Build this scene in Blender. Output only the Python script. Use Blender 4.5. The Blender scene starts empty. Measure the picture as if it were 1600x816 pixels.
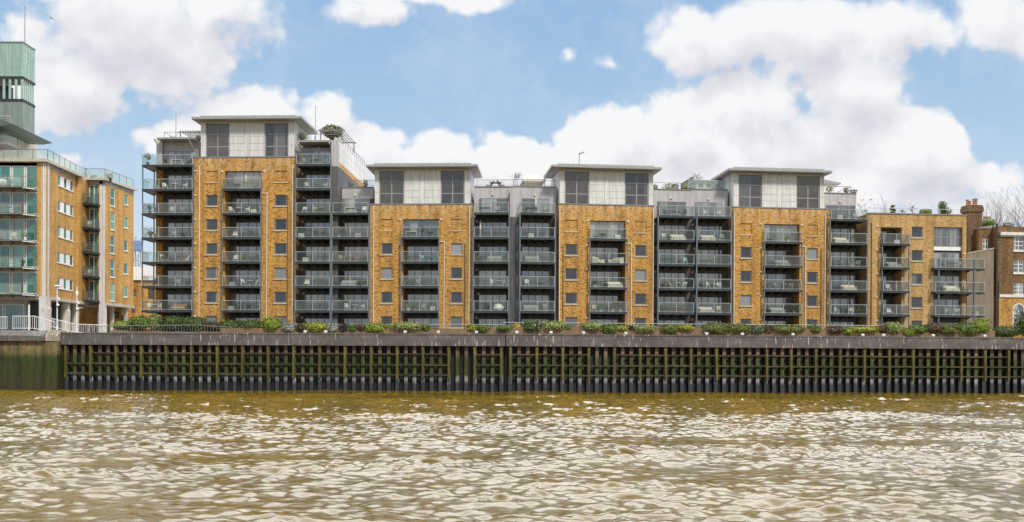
import bpy, math, random
import numpy as np
from mathutils import Vector, Matrix, noise as mnoise
random.seed(7)
SC = bpy.context.scene
COL = SC.collection
PI = math.pi
R = math.radians

# ------------------------------------------------------------------ camera model
F, CX, CY, ZC, ROLL = 1550.0, 800.0, 565.0, 3.18, 0.0045

class Frame:
    """A site axis: u runs along the facade, v away from the river, z up."""
    def __init__(s, ox, oy, ang):
        s.ox, s.oy, s.ang = ox, oy, ang
        s.c, s.s = math.cos(ang), math.sin(ang)
    def world(s, u, v, z):
        return (s.ox + s.c*u - s.s*v, s.oy + s.s*u + s.c*v, z)
    def at(s, px, py, v=0.0):
        dx, dy = px-CX, CY-py
        a, b = (dx - dy*ROLL)/F, (dy + dx*ROLL)/F
        # plane n.(p-o) = v, n = (-s, c); p = (a*Y, Y)
        Y = (v + (-s.s*s.ox + s.c*s.oy)) / (-s.s*a + s.c)
        X = a*Y
        return (s.c*(X-s.ox) + s.s*(Y-s.oy), ZC + b*Y)
    def u(s, px, v=0.0, py=430): return s.at(px, py, v)[0]
    def z(s, px, py, v=0.0): return s.at(px, py, v)[1]

FL = Frame(0.3, 110.0, R(-2.5))     # upstream half of the terrace
FR = Frame(0.3, 110.0, R(6.0))      # downstream half, turned away with the river bend
FW = Frame(0.0, 0.0, 0.0)

# ------------------------------------------------------------------ mesh collecting
class MB:
    def __init__(s): s.v, s.f, s.m = [], [], []
    def quad(s, a, b, c, d, m=0):
        n = len(s.v); s.v += [a, b, c, d]; s.f.append((n, n+1, n+2, n+3)); s.m.append(m)
    def poly(s, pts, m=0):
        n = len(s.v); s.v += list(pts); s.f.append(tuple(range(n, n+len(pts)))); s.m.append(m)
    def box(s, u0, u1, v0, v1, z0, z1, m=0):
        n = len(s.v)
        s.v += [(u0,v0,z0),(u1,v0,z0),(u1,v1,z0),(u0,v1,z0),(u0,v0,z1),(u1,v0,z1),(u1,v1,z1),(u0,v1,z1)]
        s.f += [(n,n+3,n+2,n+1),(n+4,n+5,n+6,n+7),(n,n+1,n+5,n+4),(n+1,n+2,n+6,n+5),(n+2,n+3,n+7,n+6),(n+3,n,n+4,n+7)]
        s.m += [m]*6
        return s
    def prism(s, pts, axis, a0, a1, m=0):
        """pts: outline in the two other axes; axis 'u','v' or 'z'."""
        k = len(pts); n = len(s.v)
        def mk(p, a):
            return (a, p[0], p[1]) if axis == 'u' else (p[0], a, p[1]) if axis == 'v' else (p[0], p[1], a)
        s.v += [mk(p, a0) for p in pts] + [mk(p, a1) for p in pts]
        s.f.append(tuple(range(n+k-1, n-1, -1))); s.f.append(tuple(range(n+k, n+2*k))); s.m += [m, m]
        for i in range(k):
            j = (i+1) % k
            s.f.append((n+i, n+j, n+k+j, n+k+i)); s.m.append(m)
        return s
    def tube(s, p, q, r0, r1=None, k=6, m=0, cap=True):
        r1 = r0 if r1 is None else r1
        p, q = Vector(p), Vector(q); d = (q-p)
        if d.length < 1e-6: return s
        d.normalize()
        e = d.cross(Vector((0,0,1)) if abs(d.z) < .9 else Vector((1,0,0))).normalized(); g = d.cross(e)
        n = len(s.v)
        for c, r in ((p, r0), (q, r1)):
            for i in range(k):
                a = 2*PI*i/k
                s.v.append(tuple(c + e*(r*math.cos(a)) + g*(r*math.sin(a))))
        for i in range(k):
            j = (i+1) % k
            s.f.append((n+i, n+j, n+k+j, n+k+i)); s.m.append(m)
        if cap:
            s.f.append(tuple(range(n+k-1, n-1, -1))); s.f.append(tuple(range(n+k, n+2*k))); s.m += [m, m]
        return s
    def lathe(s, c, prof, k=10, m=0):
        n = len(s.v)
        for (r, z) in prof:
            for i in range(k):
                a = 2*PI*i/k
                s.v.append((c[0]+r*math.cos(a), c[1]+r*math.sin(a), c[2]+z))
        for j in range(len(prof)-1):
            for i in range(k):
                i2 = (i+1) % k
                s.f.append((n+j*k+i, n+j*k+i2, n+(j+1)*k+i2, n+(j+1)*k+i)); s.m.append(m)
        return s
    def mesh(s, name, mats, off=(0,0,0)):
        me = bpy.data.meshes.new(name)
        me.from_pydata([(a-off[0], b-off[1], c-off[2]) for a, b, c in s.v], [], s.f)
        for x in mats: me.materials.append(x)
        if len(mats) > 1: me.polygons.foreach_set('material_index', s.m)
        me.update()
        return me

OFF = {}     # root offset of each thing, so its parts can be given in site axes

def thing(name, label, cat, fr, pos, group=None):
    o = bpy.data.objects.new(name, None); COL.objects.link(o)
    o.empty_display_size = .3
    o.location = fr.world(*pos); o.rotation_euler = (0, 0, fr.ang)
    tag(o, label, cat, group); OFF[o.name] = pos
    return o
def tag(o, label, cat, group=None, kind=None):
    n = len(label.split())
    if not 4 <= n <= 16: print('LABEL LENGTH', n, label)
    o['label'] = label; o['category'] = cat
    if group: o['group'] = group
    if kind: o['kind'] = kind
def part(name, mb, mats, parent):
    if not isinstance(mats, (list, tuple)): mats = [mats]
    off = OFF[parent.name]
    o = bpy.data.objects.new(name, mb.mesh(name, mats, off)); COL.objects.link(o)
    o.parent = parent; OFF[o.name] = off
    return o
def solo(name, mb, mats, fr, pos, label, cat, group=None):
    if not isinstance(mats, (list, tuple)): mats = [mats]
    o = bpy.data.objects.new(name, mb.mesh(name, mats, pos)); COL.objects.link(o)
    o.location = fr.world(*pos); o.rotation_euler = (0, 0, fr.ang)
    tag(o, label, cat, group); OFF[o.name] = pos
    return o
def structure(name, mb, mats, fr=FW):
    if not isinstance(mats, (list, tuple)): mats = [mats]
    o = bpy.data.objects.new(name, mb.mesh(name, mats)); COL.objects.link(o)
    o.location = fr.world(0,0,0); o.rotation_euler = (0,0,fr.ang)
    o['kind'] = 'structure'
    return o

# ------------------------------------------------------------------ materials
def new_mat(name):
    m = bpy.data.materials.new(name); m.use_nodes = True
    nt = m.node_tree; nt.nodes.clear()
    out = nt.nodes.new('ShaderNodeOutputMaterial')
    bs = nt.nodes.new('ShaderNodeBsdfPrincipled')
    nt.links.new(bs.outputs[0], out.inputs[0])
    return m, nt, bs
def N(nt, t, **kw):
    n = nt.nodes.new(t)
    for k, v in kw.items(): setattr(n, k, v)
    return n
def mixc(nt, fac, a, b, mode='MIX'):
    n = N(nt, 'ShaderNodeMix', data_type='RGBA', blend_type=mode)
    for sock, val in ((n.inputs[0], fac), (n.inputs[6], a), (n.inputs[7], b)):
        if hasattr(val, 'is_output'): nt.links.new(val, sock)
        elif isinstance(val, (int, float)): sock.default_value = val
        else: sock.default_value = (*val, 1)
    return n.outputs[2]
def mth(nt, op, a, b=None, c=None, clamp=False):
    n = N(nt, 'ShaderNodeMath', operation=op, use_clamp=clamp)
    for i, val in enumerate((a, b, c)):
        if val is None: continue
        if hasattr(val, 'is_output'): nt.links.new(val, n.inputs[i])
        else: n.inputs[i].default_value = val
    return n.outputs[0]
def ramp(nt, fac, stops):
    n = N(nt, 'ShaderNodeValToRGB'); cr = n.color_ramp
    while len(cr.elements) < len(stops): cr.elements.new(.5)
    for e, (p, c) in zip(cr.elements, stops):
        e.position = p; e.color = (*c, 1) if len(c) == 3 else c
    nt.links.new(fac, n.inputs[0])
    return n.outputs[0]
def coord(nt, scale=(1,1,1), which='Object'):
    tc = N(nt, 'ShaderNodeTexCoord'); mp = N(nt, 'ShaderNodeMapping')
    nt.links.new(tc.outputs[which], mp.inputs[0]); mp.inputs['Scale'].default_value = scale
    return mp.outputs[0]
def noise(nt, vec, scale, detail=4, rough=.6):
    n = N(nt, 'ShaderNodeTexNoise'); nt.links.new(vec, n.inputs['Vector'])
    n.inputs['Scale'].default_value = scale; n.inputs['Detail'].default_value = detail; n.inputs['Roughness'].default_value = rough
    return n.outputs[0]
def G(v): return (v, v, v)

def plain(name, col, rough=.6, var=.18, scale=1.5, streak=0.0, metal=0.0, ior=None, bump=0.0, rnd=0.0):
    m, nt, bs = new_mat(name)
    c = noise(nt, coord(nt), scale, 5)
    f = ramp(nt, c, [(.3, G(1-var)), (.7, G(1+var*.6))])
    out = mixc(nt, 1.0, col, f, 'MULTIPLY')
    if streak:
        s = noise(nt, coord(nt, (2.2, 2.2, .16)), 1.6, 6, .65)
        out = mixc(nt, 1.0, out, ramp(nt, s, [(.38, G(1-streak)), (.6, G(1.0))]), 'MULTIPLY')
    if rnd:
        oi = N(nt, 'ShaderNodeObjectInfo')
        k = mth(nt, 'MULTIPLY_ADD', oi.outputs['Random'], 2*rnd, 1-rnd)
        cc = N(nt, 'ShaderNodeCombineColor')
        for i in range(3): nt.links.new(k, cc.inputs[i])
        out = mixc(nt, 1.0, out, cc.outputs[0], 'MULTIPLY')
    nt.links.new(out, bs.inputs['Base Color'])
    bs.inputs['Roughness'].default_value = rough; bs.inputs['Metallic'].default_value = metal
    if ior: bs.inputs['IOR'].default_value = ior
    if bump:
        b = N(nt, 'ShaderNodeBump'); b.inputs['Strength'].default_value = bump; b.inputs['Distance'].default_value = .02
        nt.links.new(c, b.inputs['Height']); nt.links.new(b.outputs[0], bs.inputs['Normal'])
    return m

def brick(name, c1, c2, dark, pale, mortar, palea=.3, darka=.35, soot=.0):
    m, nt, bs = new_mat(name)
    tc = N(nt, 'ShaderNodeTexCoord'); sp = N(nt, 'ShaderNodeSeparateXYZ'); nt.links.new(tc.outputs['Object'], sp.inputs[0])
    cb = N(nt, 'ShaderNodeCombineXYZ')
    nt.links.new(mth(nt, 'ADD', sp.outputs[0], sp.outputs[1]), cb.inputs[0]); nt.links.new(sp.outputs[2], cb.inputs[1])
    bt = N(nt, 'ShaderNodeTexBrick'); nt.links.new(cb.outputs[0], bt.inputs['Vector'])
    for k, v in (('Color1', (*c1,1)), ('Color2', (*c2,1)), ('Mortar', (*mortar,1)), ('Scale', 1.0), ('Mortar Size', .006), ('Brick Width', .225), ('Row Height', .075), ('Bias', 0.0)):
        bt.inputs[k].default_value = v
    # individual over-burnt and under-fired bricks, snapped to the bond
    sc = N(nt, 'ShaderNodeMapping'); nt.links.new(cb.outputs[0], sc.inputs[0]); sc.inputs['Scale'].default_value = (1/.225, 1/.075, 1)
    fl = N(nt, 'ShaderNodeVectorMath', operation='FLOOR'); nt.links.new(sc.outputs[0], fl.inputs[0])
    wn = N(nt, 'ShaderNodeTexWhiteNoise', noise_dimensions='2D'); nt.links.new(fl.outputs[0], wn.inputs['Vector'])
    out = mixc(nt, mth(nt, 'MULTIPLY', mth(nt, 'GREATER_THAN', wn.outputs['Value'], .80), darka), bt.outputs[0], dark)
    out = mixc(nt, mth(nt, 'MULTIPLY', mth(nt, 'LESS_THAN', wn.outputs['Value'], .16), .26), out, pale)
    mid = noise(nt, coord(nt, (1,1,1.35)), 7.0, 3, .65)
    out = mixc(nt, mth(nt, 'MULTIPLY', ramp(nt, mid, [(.54, G(0)), (.68, G(1))]), darka*.62), out, dark)
    out = mixc(nt, mth(nt, 'MULTIPLY', ramp(nt, mid, [(.33, G(1)), (.44, G(0))]), .22), out, pale)
    big = noise(nt, tc.outputs['Object'], .35, 6, .65)
    out = mixc(nt, 1.0, out, ramp(nt, big, [(.32, (.84,.80,.76)), (.62, (1.06,1.04,1.0))]), 'MULTIPLY')
    # salts washed out of the joints
    ef = noise(nt, coord(nt, (1,1,.7)), 1.1, 8, .7)
    out = mixc(nt, mth(nt, 'MULTIPLY', ramp(nt, ef, [(.55, G(0)), (.72, G(1))]), palea), out, pale)
    at = N(nt, 'ShaderNodeAttribute', attribute_type='OBJECT', attribute_name='["wall_top"]')
    dz = mth(nt, 'SUBTRACT', at.outputs['Fac'], sp.outputs[2])
    band = mth(nt, 'MULTIPLY', mth(nt, 'SUBTRACT', 1.0, mth(nt, 'DIVIDE', dz, 2.4)), mth(nt, 'GREATER_THAN', dz, -.05), clamp=True)
    ws = noise(nt, coord(nt, (1.5,1.5,.55)), 1.5, 7, .7)
    out = mixc(nt, mth(nt, 'MULTIPLY', mth(nt, 'MULTIPLY', band, ramp(nt, ws, [(.46, G(0)), (.60, G(1))])), .75), out, (.66,.52,.34))
    rn = noise(nt, coord(nt, (1.1,1.1,.07)), 1.3, 5, .6)
    out = mixc(nt, 1.0, out, ramp(nt, rn, [(.36, (.72,.68,.62)), (.54, G(1.0))]), 'MULTIPLY')
    if soot:
        st = noise(nt, coord(nt, (1.6,1.6,.12)), 1.0, 6, .6)
        out = mixc(nt, mth(nt, 'MULTIPLY', ramp(nt, st, [(.42, G(0)), (.68, G(1))]), soot), out, dark)
    nt.links.new(out, bs.inputs['Base Color']); bs.inputs['Roughness'].default_value = .9
    return m

def glass_dark(name, col, rough=.06, ior=1.9, blind=0.0, curtain=(.30,.29,.27), cell=.8):
    """window glass with a dim room behind; some panes have a blind or curtain drawn"""
    m, nt, bs = new_mat(name)
    oi = N(nt, 'ShaderNodeObjectInfo')
    tc = N(nt, 'ShaderNodeTexCoord'); sp = N(nt, 'ShaderNodeSeparateXYZ'); nt.links.new(tc.outputs['Object'], sp.inputs[0])
    w = N(nt, 'ShaderNodeTexWhiteNoise', noise_dimensions='2D'); cb = N(nt, 'ShaderNodeCombineXYZ')
    nt.links.new(mth(nt, 'FLOOR', mth(nt, 'DIVIDE', mth(nt, 'ADD', sp.outputs[0], sp.outputs[1]), cell)), cb.inputs[0])
    nt.links.new(mth(nt, 'MULTIPLY', oi.outputs['Random'], 91.7), cb.inputs[1]); nt.links.new(cb.outputs[0], w.inputs['Vector'])
    k = mth(nt, 'MULTIPLY', mth(nt, 'LESS_THAN', w.outputs['Value'], blind), mth(nt, 'MULTIPLY_ADD', w.outputs['Value'], .8/max(blind, .01), .2))
    dim = noise(nt, coord(nt), .9, 3)
    out = mixc(nt, 1.0, col, ramp(nt, dim, [(.3, G(.6)), (.7, G(1.5))]), 'MULTIPLY')
    fold = N(nt, 'ShaderNodeTexWave', wave_type='BANDS'); nt.links.new(coord(nt, (1,1,0)), fold.inputs['Vector']); fold.inputs['Scale'].default_value = 2.2; fold.inputs['Distortion'].default_value = 2.0
    cur = mixc(nt, .35, curtain, fold.outputs[0], 'MULTIPLY')
    out = mixc(nt, k, out, cur)
    nt.links.new(out, bs.inputs['Base Color'])
    bs.inputs['Roughness'].default_value = rough; bs.inputs['IOR'].default_value = ior
    b = N(nt, 'ShaderNodeBump'); b.inputs['Strength'].default_value = .05; b.inputs['Distance'].default_value = .05
    nt.links.new(noise(nt, coord(nt), 1.3, 2), b.inputs['Height']); nt.links.new(b.outputs[0], bs.inputs['Normal'])
    return m

def glass_screen(name, tint, alpha, rough=.08):
    m, nt, bs = new_mat(name)
    out = [n for n in nt.nodes if n.type == 'OUTPUT_MATERIAL'][0]
    tr = N(nt, 'ShaderNodeBsdfTransparent'); tr.inputs[0].default_value = (.93,.96,.94,1)
    c = noise(nt, coord(nt, (.5,.5,.3)), .8, 3)
    nt.links.new(mixc(nt, 1.0, tint, ramp(nt, c, [(.3, G(.85)), (.7, G(1.05))]), 'MULTIPLY'), bs.inputs['Base Color'])
    bs.inputs['Roughness'].default_value = rough; bs.inputs['IOR'].default_value = 1.55
    mx = N(nt, 'ShaderNodeMixShader')
    oi = N(nt, 'ShaderNodeObjectInfo')
    nt.links.new(mth(nt, 'MULTIPLY_ADD', oi.outputs['Random'], .20, alpha-.10), mx.inputs[0])
    nt.links.new(tr.outputs[0], mx.inputs[1]); nt.links.new(bs.outputs[0], mx.inputs[2]); nt.links.new(mx.outputs[0], out.inputs[0])
    return m

def leafy(name, c1, c2, tip=None, tipa=0.0):
    m, nt, bs = new_mat(name)
    ge = N(nt, 'ShaderNodeNewGeometry')
    rp = ge.outputs['Random Per Island']
    out = mixc(nt, rp, c1, c2)
    if tip: out = mixc(nt, mth(nt, 'MULTIPLY', mth(nt, 'GREATER_THAN', mth(nt, 'FRACT', mth(nt, 'MULTIPLY', rp, 17.3)), 1-tipa), .9), out, tip)
    c = noise(nt, coord(nt), 1.7, 4)
    out = mixc(nt, 1.0, out, ramp(nt, c, [(.3, G(.62)), (.7, G(1.2))]), 'MULTIPLY')
    nt.links.new(out, bs.inputs['Base Color']); bs.inputs['Roughness'].default_value = .55
    bs.inputs['Subsurface Weight'].default_value = 0.0
    return m

M = {}
M['brick'] = brick('stock_brick', (.61,.335,.068), (.50,.245,.042), (.15,.068,.018), (.70,.52,.27), (.44,.30,.13), .16, .66)
M['brick_left'] = brick('mustard_brick', (.61,.365,.10), (.53,.295,.070), (.25,.125,.038), (.62,.43,.19), (.42,.28,.11), .14, .5)
M['brick_pale'] = brick('buff_brick', (.56,.36,.13), (.48,.28,.085), (.20,.11,.05), (.72,.58,.38), (.44,.32,.18), .40, .5)
M['brick_old'] = brick('sooty_old_brick', (.26,.15,.052), (.19,.10,.032), (.06,.035,.018), (.38,.25,.12), (.22,.15,.08), .10, .65, .75)
M['brick_red'] = brick('sooty_red_brick', (.19,.115,.06), (.14,.08,.04), (.05,.03,.02), (.34,.2,.1), (.2,.13,.08), .12, .5, .4)
M['cladding'] = plain('cream_panel', (.70,.685,.645), .5, .07, .8, .24)
M['soffit'] = plain('grey_soffit', (.30,.31,.31), .6, .1)
M['fascia'] = plain('pale_metal_fascia', (.36,.355,.335), .45, .10, .8, .2)
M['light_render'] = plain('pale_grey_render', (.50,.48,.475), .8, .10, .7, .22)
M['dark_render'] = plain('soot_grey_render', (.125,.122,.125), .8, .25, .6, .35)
M['steel_post'] = plain('pale_blue_grey_steel', (.135,.165,.185), .45, .18, 2.0, .2)
M['steel'] = plain('blue_grey_steel', (.042,.050,.054), .45, .18, 2.0, .15)
M['rail'] = plain('galvanised_rail', (.40,.43,.43), .4, .12, 2.0)
M['frame'] = plain('grey_window_frame', (.22,.21,.20), .5, .1)
M['frame_win'] = plain('small_window_frame', (.30,.285,.265), .5, .1)
M['frame_pent'] = plain('taupe_window_frame', (.27,.255,.24), .5, .1)
M['frame_white'] = plain('white_window_frame', (.78,.78,.77), .45, .06)
M['sill'] = plain('stone_sill', (.50,.42,.30), .8, .15, 3)
M['pipe'] = plain('cream_downpipe', (.74,.71,.64), .5, .08)
M['pipe_dark'] = plain('dark_pipe', (.05,.045,.04), .5, .2)
M['coping'] = plain('grey_coping', (.22,.22,.225), .6, .12)
M['pane'] = glass_dark('dark_window_glass', (.040,.041,.041), .05, 2.4, .6, (.42,.41,.385), .85)
M['pane_win'] = glass_dark('small_window_glass', (.022,.025,.028), .05, 1.75, .30, (.34,.36,.37), 3.0)
M['pane_pent'] = glass_dark('penthouse_glass', (.060,.056,.052), .06, 1.75, .12, (.26,.25,.24), 1.3)
M['pane_teal'] = glass_dark('teal_glass', (.012,.12,.095), .05, 1.9, .35, (.16,.42,.34), 1.5)
M['screen'] = glass_screen('balcony_glass', (.23,.24,.23), .13)
M['screen_teal'] = glass_screen('smoked_balcony_glass', (.10,.12,.11), .55)
M['screen_clear'] = glass_screen('clear_roof_glass', (.52,.60,.57), .20)
M['lamp'] = plain('bulkhead_lamp', (.66,.55,.42), .4, .15)
M['white'] = plain('white_paint', (.80,.80,.78), .5, .06)
M['white_plastic'] = plain('white_plastic', (.80,.79,.76), .45, .05)
M['wood'] = plain('weathered_wood', (.30,.17,.075), .7, .25, 6)
M['pale_wood'] = plain('pale_wood', (.55,.42,.27), .7, .2, 6)
M['charcoal'] = plain('charcoal_metal', (.03,.03,.032), .5, .2)
M['blue'] = plain('pale_blue_paint', (.36,.56,.62), .5, .1)
M['grey_fabric'] = plain('grey_canvas', (.40,.39,.37), .9, .1, 4)
M['cream_fabric'] = plain('cream_canvas', (.72,.66,.55), .9, .08, 4)
M['terracotta'] = plain('terracotta', (.36,.19,.10), .8, .2, 5)
M['concrete'] = plain('weathered_concrete', (.27,.215,.155), .85, .16, .6, .28, bump=.2)
M['column_concrete'] = plain('pale_concrete', (.56,.51,.43), .8, .10, 1.2, .15)
M['white_column'] = plain('off_white_column', (.66,.65,.62), .6, .07, 1.0, .15)
M['beige_trim'] = plain('beige_trim', (.52,.47,.38), .7, .1, 1.0, .2)
M['planter'] = plain('ochre_planter_wall', (.25,.155,.085), .85, .2, 1.2, .25)
M['soil'] = plain('planter_soil', (.16,.10,.055), 1.0, .4, 4)
M['teal_cladding'] = plain('pale_teal_cladding', (.34,.47,.40), .35, .10, .7, .22)
M['teal_dark'] = plain('grey_teal_cladding', (.24,.29,.26), .5, .12, .8, .2)
M['canopy'] = plain('green_grey_canopy', (.085,.125,.11), .5, .12)
M['bark'] = plain('grey_bark', (.17,.14,.115), .9, .3, 6)
M['crane_blue'] = plain('blue_crane_paint', (.16,.24,.42), .5, .15)
M['slate'] = plain('grey_slate_roof', (.30,.28,.25), .7, .2, 2, .2)
M['stone_white'] = plain('white_stucco', (.74,.71,.64), .7, .1, 2, .15)
M['rail_dark'] = plain('grey_painted_rail', (.20,.215,.225), .5, .15)
M['rubble'] = plain('pale_rubble_stone', (.48,.42,.33), .9, .35, 5, .25, bump=.5)
M['gull'] = plain('gull_plumage', (.35,.35,.36), .8, .3, 12)
M['leaf_dark'] = leafy('dark_hedge_leaf', (.034,.066,.009), (.085,.130,.016))
M['leaf_mid'] = leafy('mid_green_leaf', (.065,.120,.010), (.150,.215,.020))
M['leaf_bright'] = leafy('bright_green_leaf', (.15,.215,.012), (.29,.345,.022))
M['leaf_yellow'] = leafy('yellow_green_leaf', (.21,.23,.018), (.36,.355,.034))
M['leaf_pale'] = leafy('variegated_leaf', (.14,.19,.032), (.28,.31,.085), (.52,.50,.28), .14)
M['leaf_silver'] = leafy('silver_leaf', (.20,.20,.15), (.40,.38,.31))
M['leaf_olive'] = leafy('olive_leaf', (.085,.105,.012), (.175,.185,.024))
M['leaf_brown'] = leafy('bronze_leaf', (.060,.042,.014), (.125,.085,.026))
M['leaf_purple'] = leafy('purple_leaf', (.020,.012,.014), (.055,.030,.028))
M['leaf_whiteflower'] = leafy('white_flowered_leaf', (.035,.080,.012), (.08,.13,.025), (.66,.66,.58), .10)
M['leaf_yellowflower'] = leafy('yellow_flowered_leaf', (.20,.16,.01), (.5,.36,.015), (.80,.55,.02), .4)
M['leaf_dry'] = leafy('dry_branch_leaf', (.10,.075,.04), (.17,.15,.07))

def tidal(name, top, green, low, lowlight, zsplit=1.62):
    """Weed and rust bands that the tide has left on the quay."""
    m, nt, bs = new_mat(name)
    tc = N(nt, 'ShaderNodeTexCoord'); sp = N(nt, 'ShaderNodeSeparateXYZ'); nt.links.new(tc.outputs['Object'], sp.inputs[0])
    n1 = noise(nt, coord(nt, (1,1,.35)), 1.3, 7, .65)
    z = mth(nt, 'ADD', sp.outputs[2], mth(nt, 'MULTIPLY_ADD', n1, 1.1, -.55))
    f = mth(nt, 'DIVIDE', z, 6.0)
    out = ramp(nt, f, [(0.02, low), (.14, low), (.22, lowlight), (zsplit/6-.005, lowlight), (zsplit/6+.03, green), (.56, green), (.68, top), (.8, top)])
    n2 = noise(nt, coord(nt, (2,2,.5)), 2.3, 6, .7)
    out = mixc(nt, 1.0, out, ramp(nt, n2, [(.3, G(.45)), (.65, G(1.15))]), 'MULTIPLY')
    n3 = noise(nt, coord(nt, (1.3,1.3,.05)), 1.0, 3, .6)
    out = mixc(nt, 1.0, out, ramp(nt, n3, [(.34, G(.55)), (.62, G(1.25))]), 'MULTIPLY')
    nt.links.new(out, bs.inputs['Base Color']); bs.inputs['Roughness'].default_value = .75
    return m
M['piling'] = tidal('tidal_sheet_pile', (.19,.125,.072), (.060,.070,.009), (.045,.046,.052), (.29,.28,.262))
M['piling_pan'] = tidal('shaded_tidal_pan', (.022,.017,.012), (.014,.018,.006), (.014,.014,.016), (.02,.02,.021))  # same tide bands near black: the recess shade is put into the colour
M['timber'] = tidal('weedy_timber', (.150,.116,.027), (.100,.086,.013), (.08,.07,.03), (.10,.085,.02), .9)
M['timber_rail'] = plain('weedy_timber_rail', (.060,.050,.017), .85, .4, 1.5, rnd=.4)
M['moss_wall'] = tidal('mossy_river_wall', (.20,.15,.06), (.034,.048,.003), (.046,.042,.007), (.044,.040,.006), 1.5)

def cap_mat():
    m, nt, bs = new_mat('stained_capping')
    n1 = noise(nt, coord(nt, (.5,.5,.8)), 1.2, 8, .65)
    out = ramp(nt, n1, [(.3, (.085,.075,.068)), (.55, (.14,.125,.113)), (.75, (.20,.18,.163))])
    # board-marked courses
    tc = N(nt, 'ShaderNodeTexCoord'); sp = N(nt, 'ShaderNodeSeparateXYZ'); nt.links.new(tc.outputs['Object'], sp.inputs[0])
    cb = N(nt, 'ShaderNodeCombineXYZ'); nt.links.new(sp.outputs[0], cb.inputs[0]); nt.links.new(sp.outputs[2], cb.inputs[1])
    bt = N(nt, 'ShaderNodeTexBrick'); nt.links.new(cb.outputs[0], bt.inputs['Vector'])
    for k, v in (('Color1', (1,1,1,1)), ('Color2', (.82,.82,.82,1)), ('Mortar', (.7,.7,.7,1)), ('Mortar Size', .008), ('Brick Width', .45), ('Row Height', .15), ('Scale', 1.0)): bt.inputs[k].default_value = v
    out = mixc(nt, .8, out, bt.outputs[0], 'MULTIPLY')
    # lime and gull streaks
    s = noise(nt, coord(nt, (2.2,2.2,.35)), 2.0, 5, .6)
    s2 = noise(nt, coord(nt, (.22,.22,.22)), 1.0, 2)
    k = mth(nt, 'MULTIPLY', ramp(nt, s, [(.585, G(0)), (.64, G(1))]), ramp(nt, s2, [(.36, G(0)), (.54, G(.85))]))
    out = mixc(nt, k, out, (.55,.52,.46))
    h = noise(nt, coord(nt, (.35,.35,6)), 1.4, 6, .7)
    out = mixc(nt, mth(nt, 'MULTIPLY', ramp(nt, h, [(.62, G(0)), (.72, G(1))]), .35), out, (.42,.39,.34))
    nt.links.new(out, bs.inputs['Base Color']); bs.inputs['Roughness'].default_value = .9
    return m
M['cap'] = cap_mat()

# ------------------------------------------------------------------ greenery
def leaf_cloud(mb, c, r, n, size, power=2.6, seed=0, fill=.55, m=0, flat=.35, bumps=.22):
    rnd = random.Random(seed)
    for _ in range(n):
        while True:
            d = Vector((rnd.uniform(-1,1), rnd.uniform(-1,1), rnd.uniform(-1,1)))
            if .05 < d.length < 1: break
        d.normalize()
        k = (abs(d.x)**power + abs(d.y)**power + abs(d.z)**power) ** (-1/power)
        bump = 1 + bumps*mnoise.noise(Vector((d.x*2.3+seed*3.1, d.y*2.3, d.z*2.3))) + bumps*.7*mnoise.noise(Vector((d.x*5+seed, d.y*5, d.z*5)))
        t = (rnd.random()**(1/2.2))*(1-fill) + fill
        t *= 1 + rnd.gauss(0, .035)
        p = Vector((c[0]+d.x*k*r[0]*bump*t, c[1]+d.y*k*r[1]*bump*t, c[2]+d.z*k*r[2]*bump*t))
        nrm = (d*.8 + Vector((rnd.gauss(0,.6), rnd.gauss(0,.6), rnd.gauss(0,.6)+flat))).normalized()
        e = nrm.cross(Vector((rnd.gauss(0,1), rnd.gauss(0,1), rnd.gauss(0,1)))).normalized(); g = nrm.cross(e)
        s = size*rnd.uniform(.6, 1.3)
        mb.quad(tuple(p-e*s), tuple(p-g*s*.55), tuple(p+e*s), tuple(p+g*s*.55), m)
def core(mb, c, r, m=0, seed=0):
    k, rows = 12, 7
    pr = []
    for j in range(rows+1):
        a = -PI/2 + PI*j/rows
        pr.append((max(.001, math.cos(a)), math.sin(a)))
    n = len(mb.v)
    for (q, z) in pr:
        for i in range(k):
            a = 2*PI*i/k
            b = 1 + .2*mnoise.noise(Vector((math.cos(a)*2+seed, math.sin(a)*2, z*2)))
            mb.v.append((c[0]+r[0]*q*math.cos(a)*b, c[1]+r[1]*q*math.sin(a)*b, c[2]+r[2]*z*b))
    for j in range(rows):
        for i in range(k):
            i2 = (i+1) % k
            mb.f.append((n+j*k+i, n+j*k+i2, n+(j+1)*k+i2, n+(j+1)*k+i)); mb.m.append(m)

def branches(mb, p, d, length, rad, depth, rnd, tips=None, spread=.55, minr=.012):
    segs = 3
    q = Vector(p); d = Vector(d).normalized(); r = rad
    for s in range(segs):
        d2 = (d + Vector((rnd.gauss(0,.12), rnd.gauss(0,.12), rnd.gauss(0,.06)+.05))).normalized()
        q2 = q + d2*(length/segs); r2 = max(minr, r*.82)
        mb.tube(q, q2, r, r2, 5 if depth > 1 else 4, cap=False)
        if depth > 0 and s > 0 or (depth > 0 and s == 0 and rnd.random() < .4):
            for _ in range(1 if s < segs-1 else 2):
                a = rnd.uniform(0, 2*PI); sp = spread*rnd.uniform(.7, 1.4)
                e = d2.cross(Vector((0.3,.2,1))).normalized(); g = d2.cross(e)
                nd = (d2 + (e*math.cos(a) + g*math.sin(a))*sp).normalized()
                branches(mb, q2, nd, length*rnd.uniform(.55, .8), r2*.65, depth-1, rnd, tips, spread, minr)
        q, d, r = q2, d2, r2
    if tips is not None: tips.append(q)

# ------------------------------------------------------------------ storeys
S1, SH = 8.52, 2.72
def S(k): return S1 + SH*(k-1)
GZ = 5.75
REC = 1.9          # depth of the balcony recesses
BACK = 13.0

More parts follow.
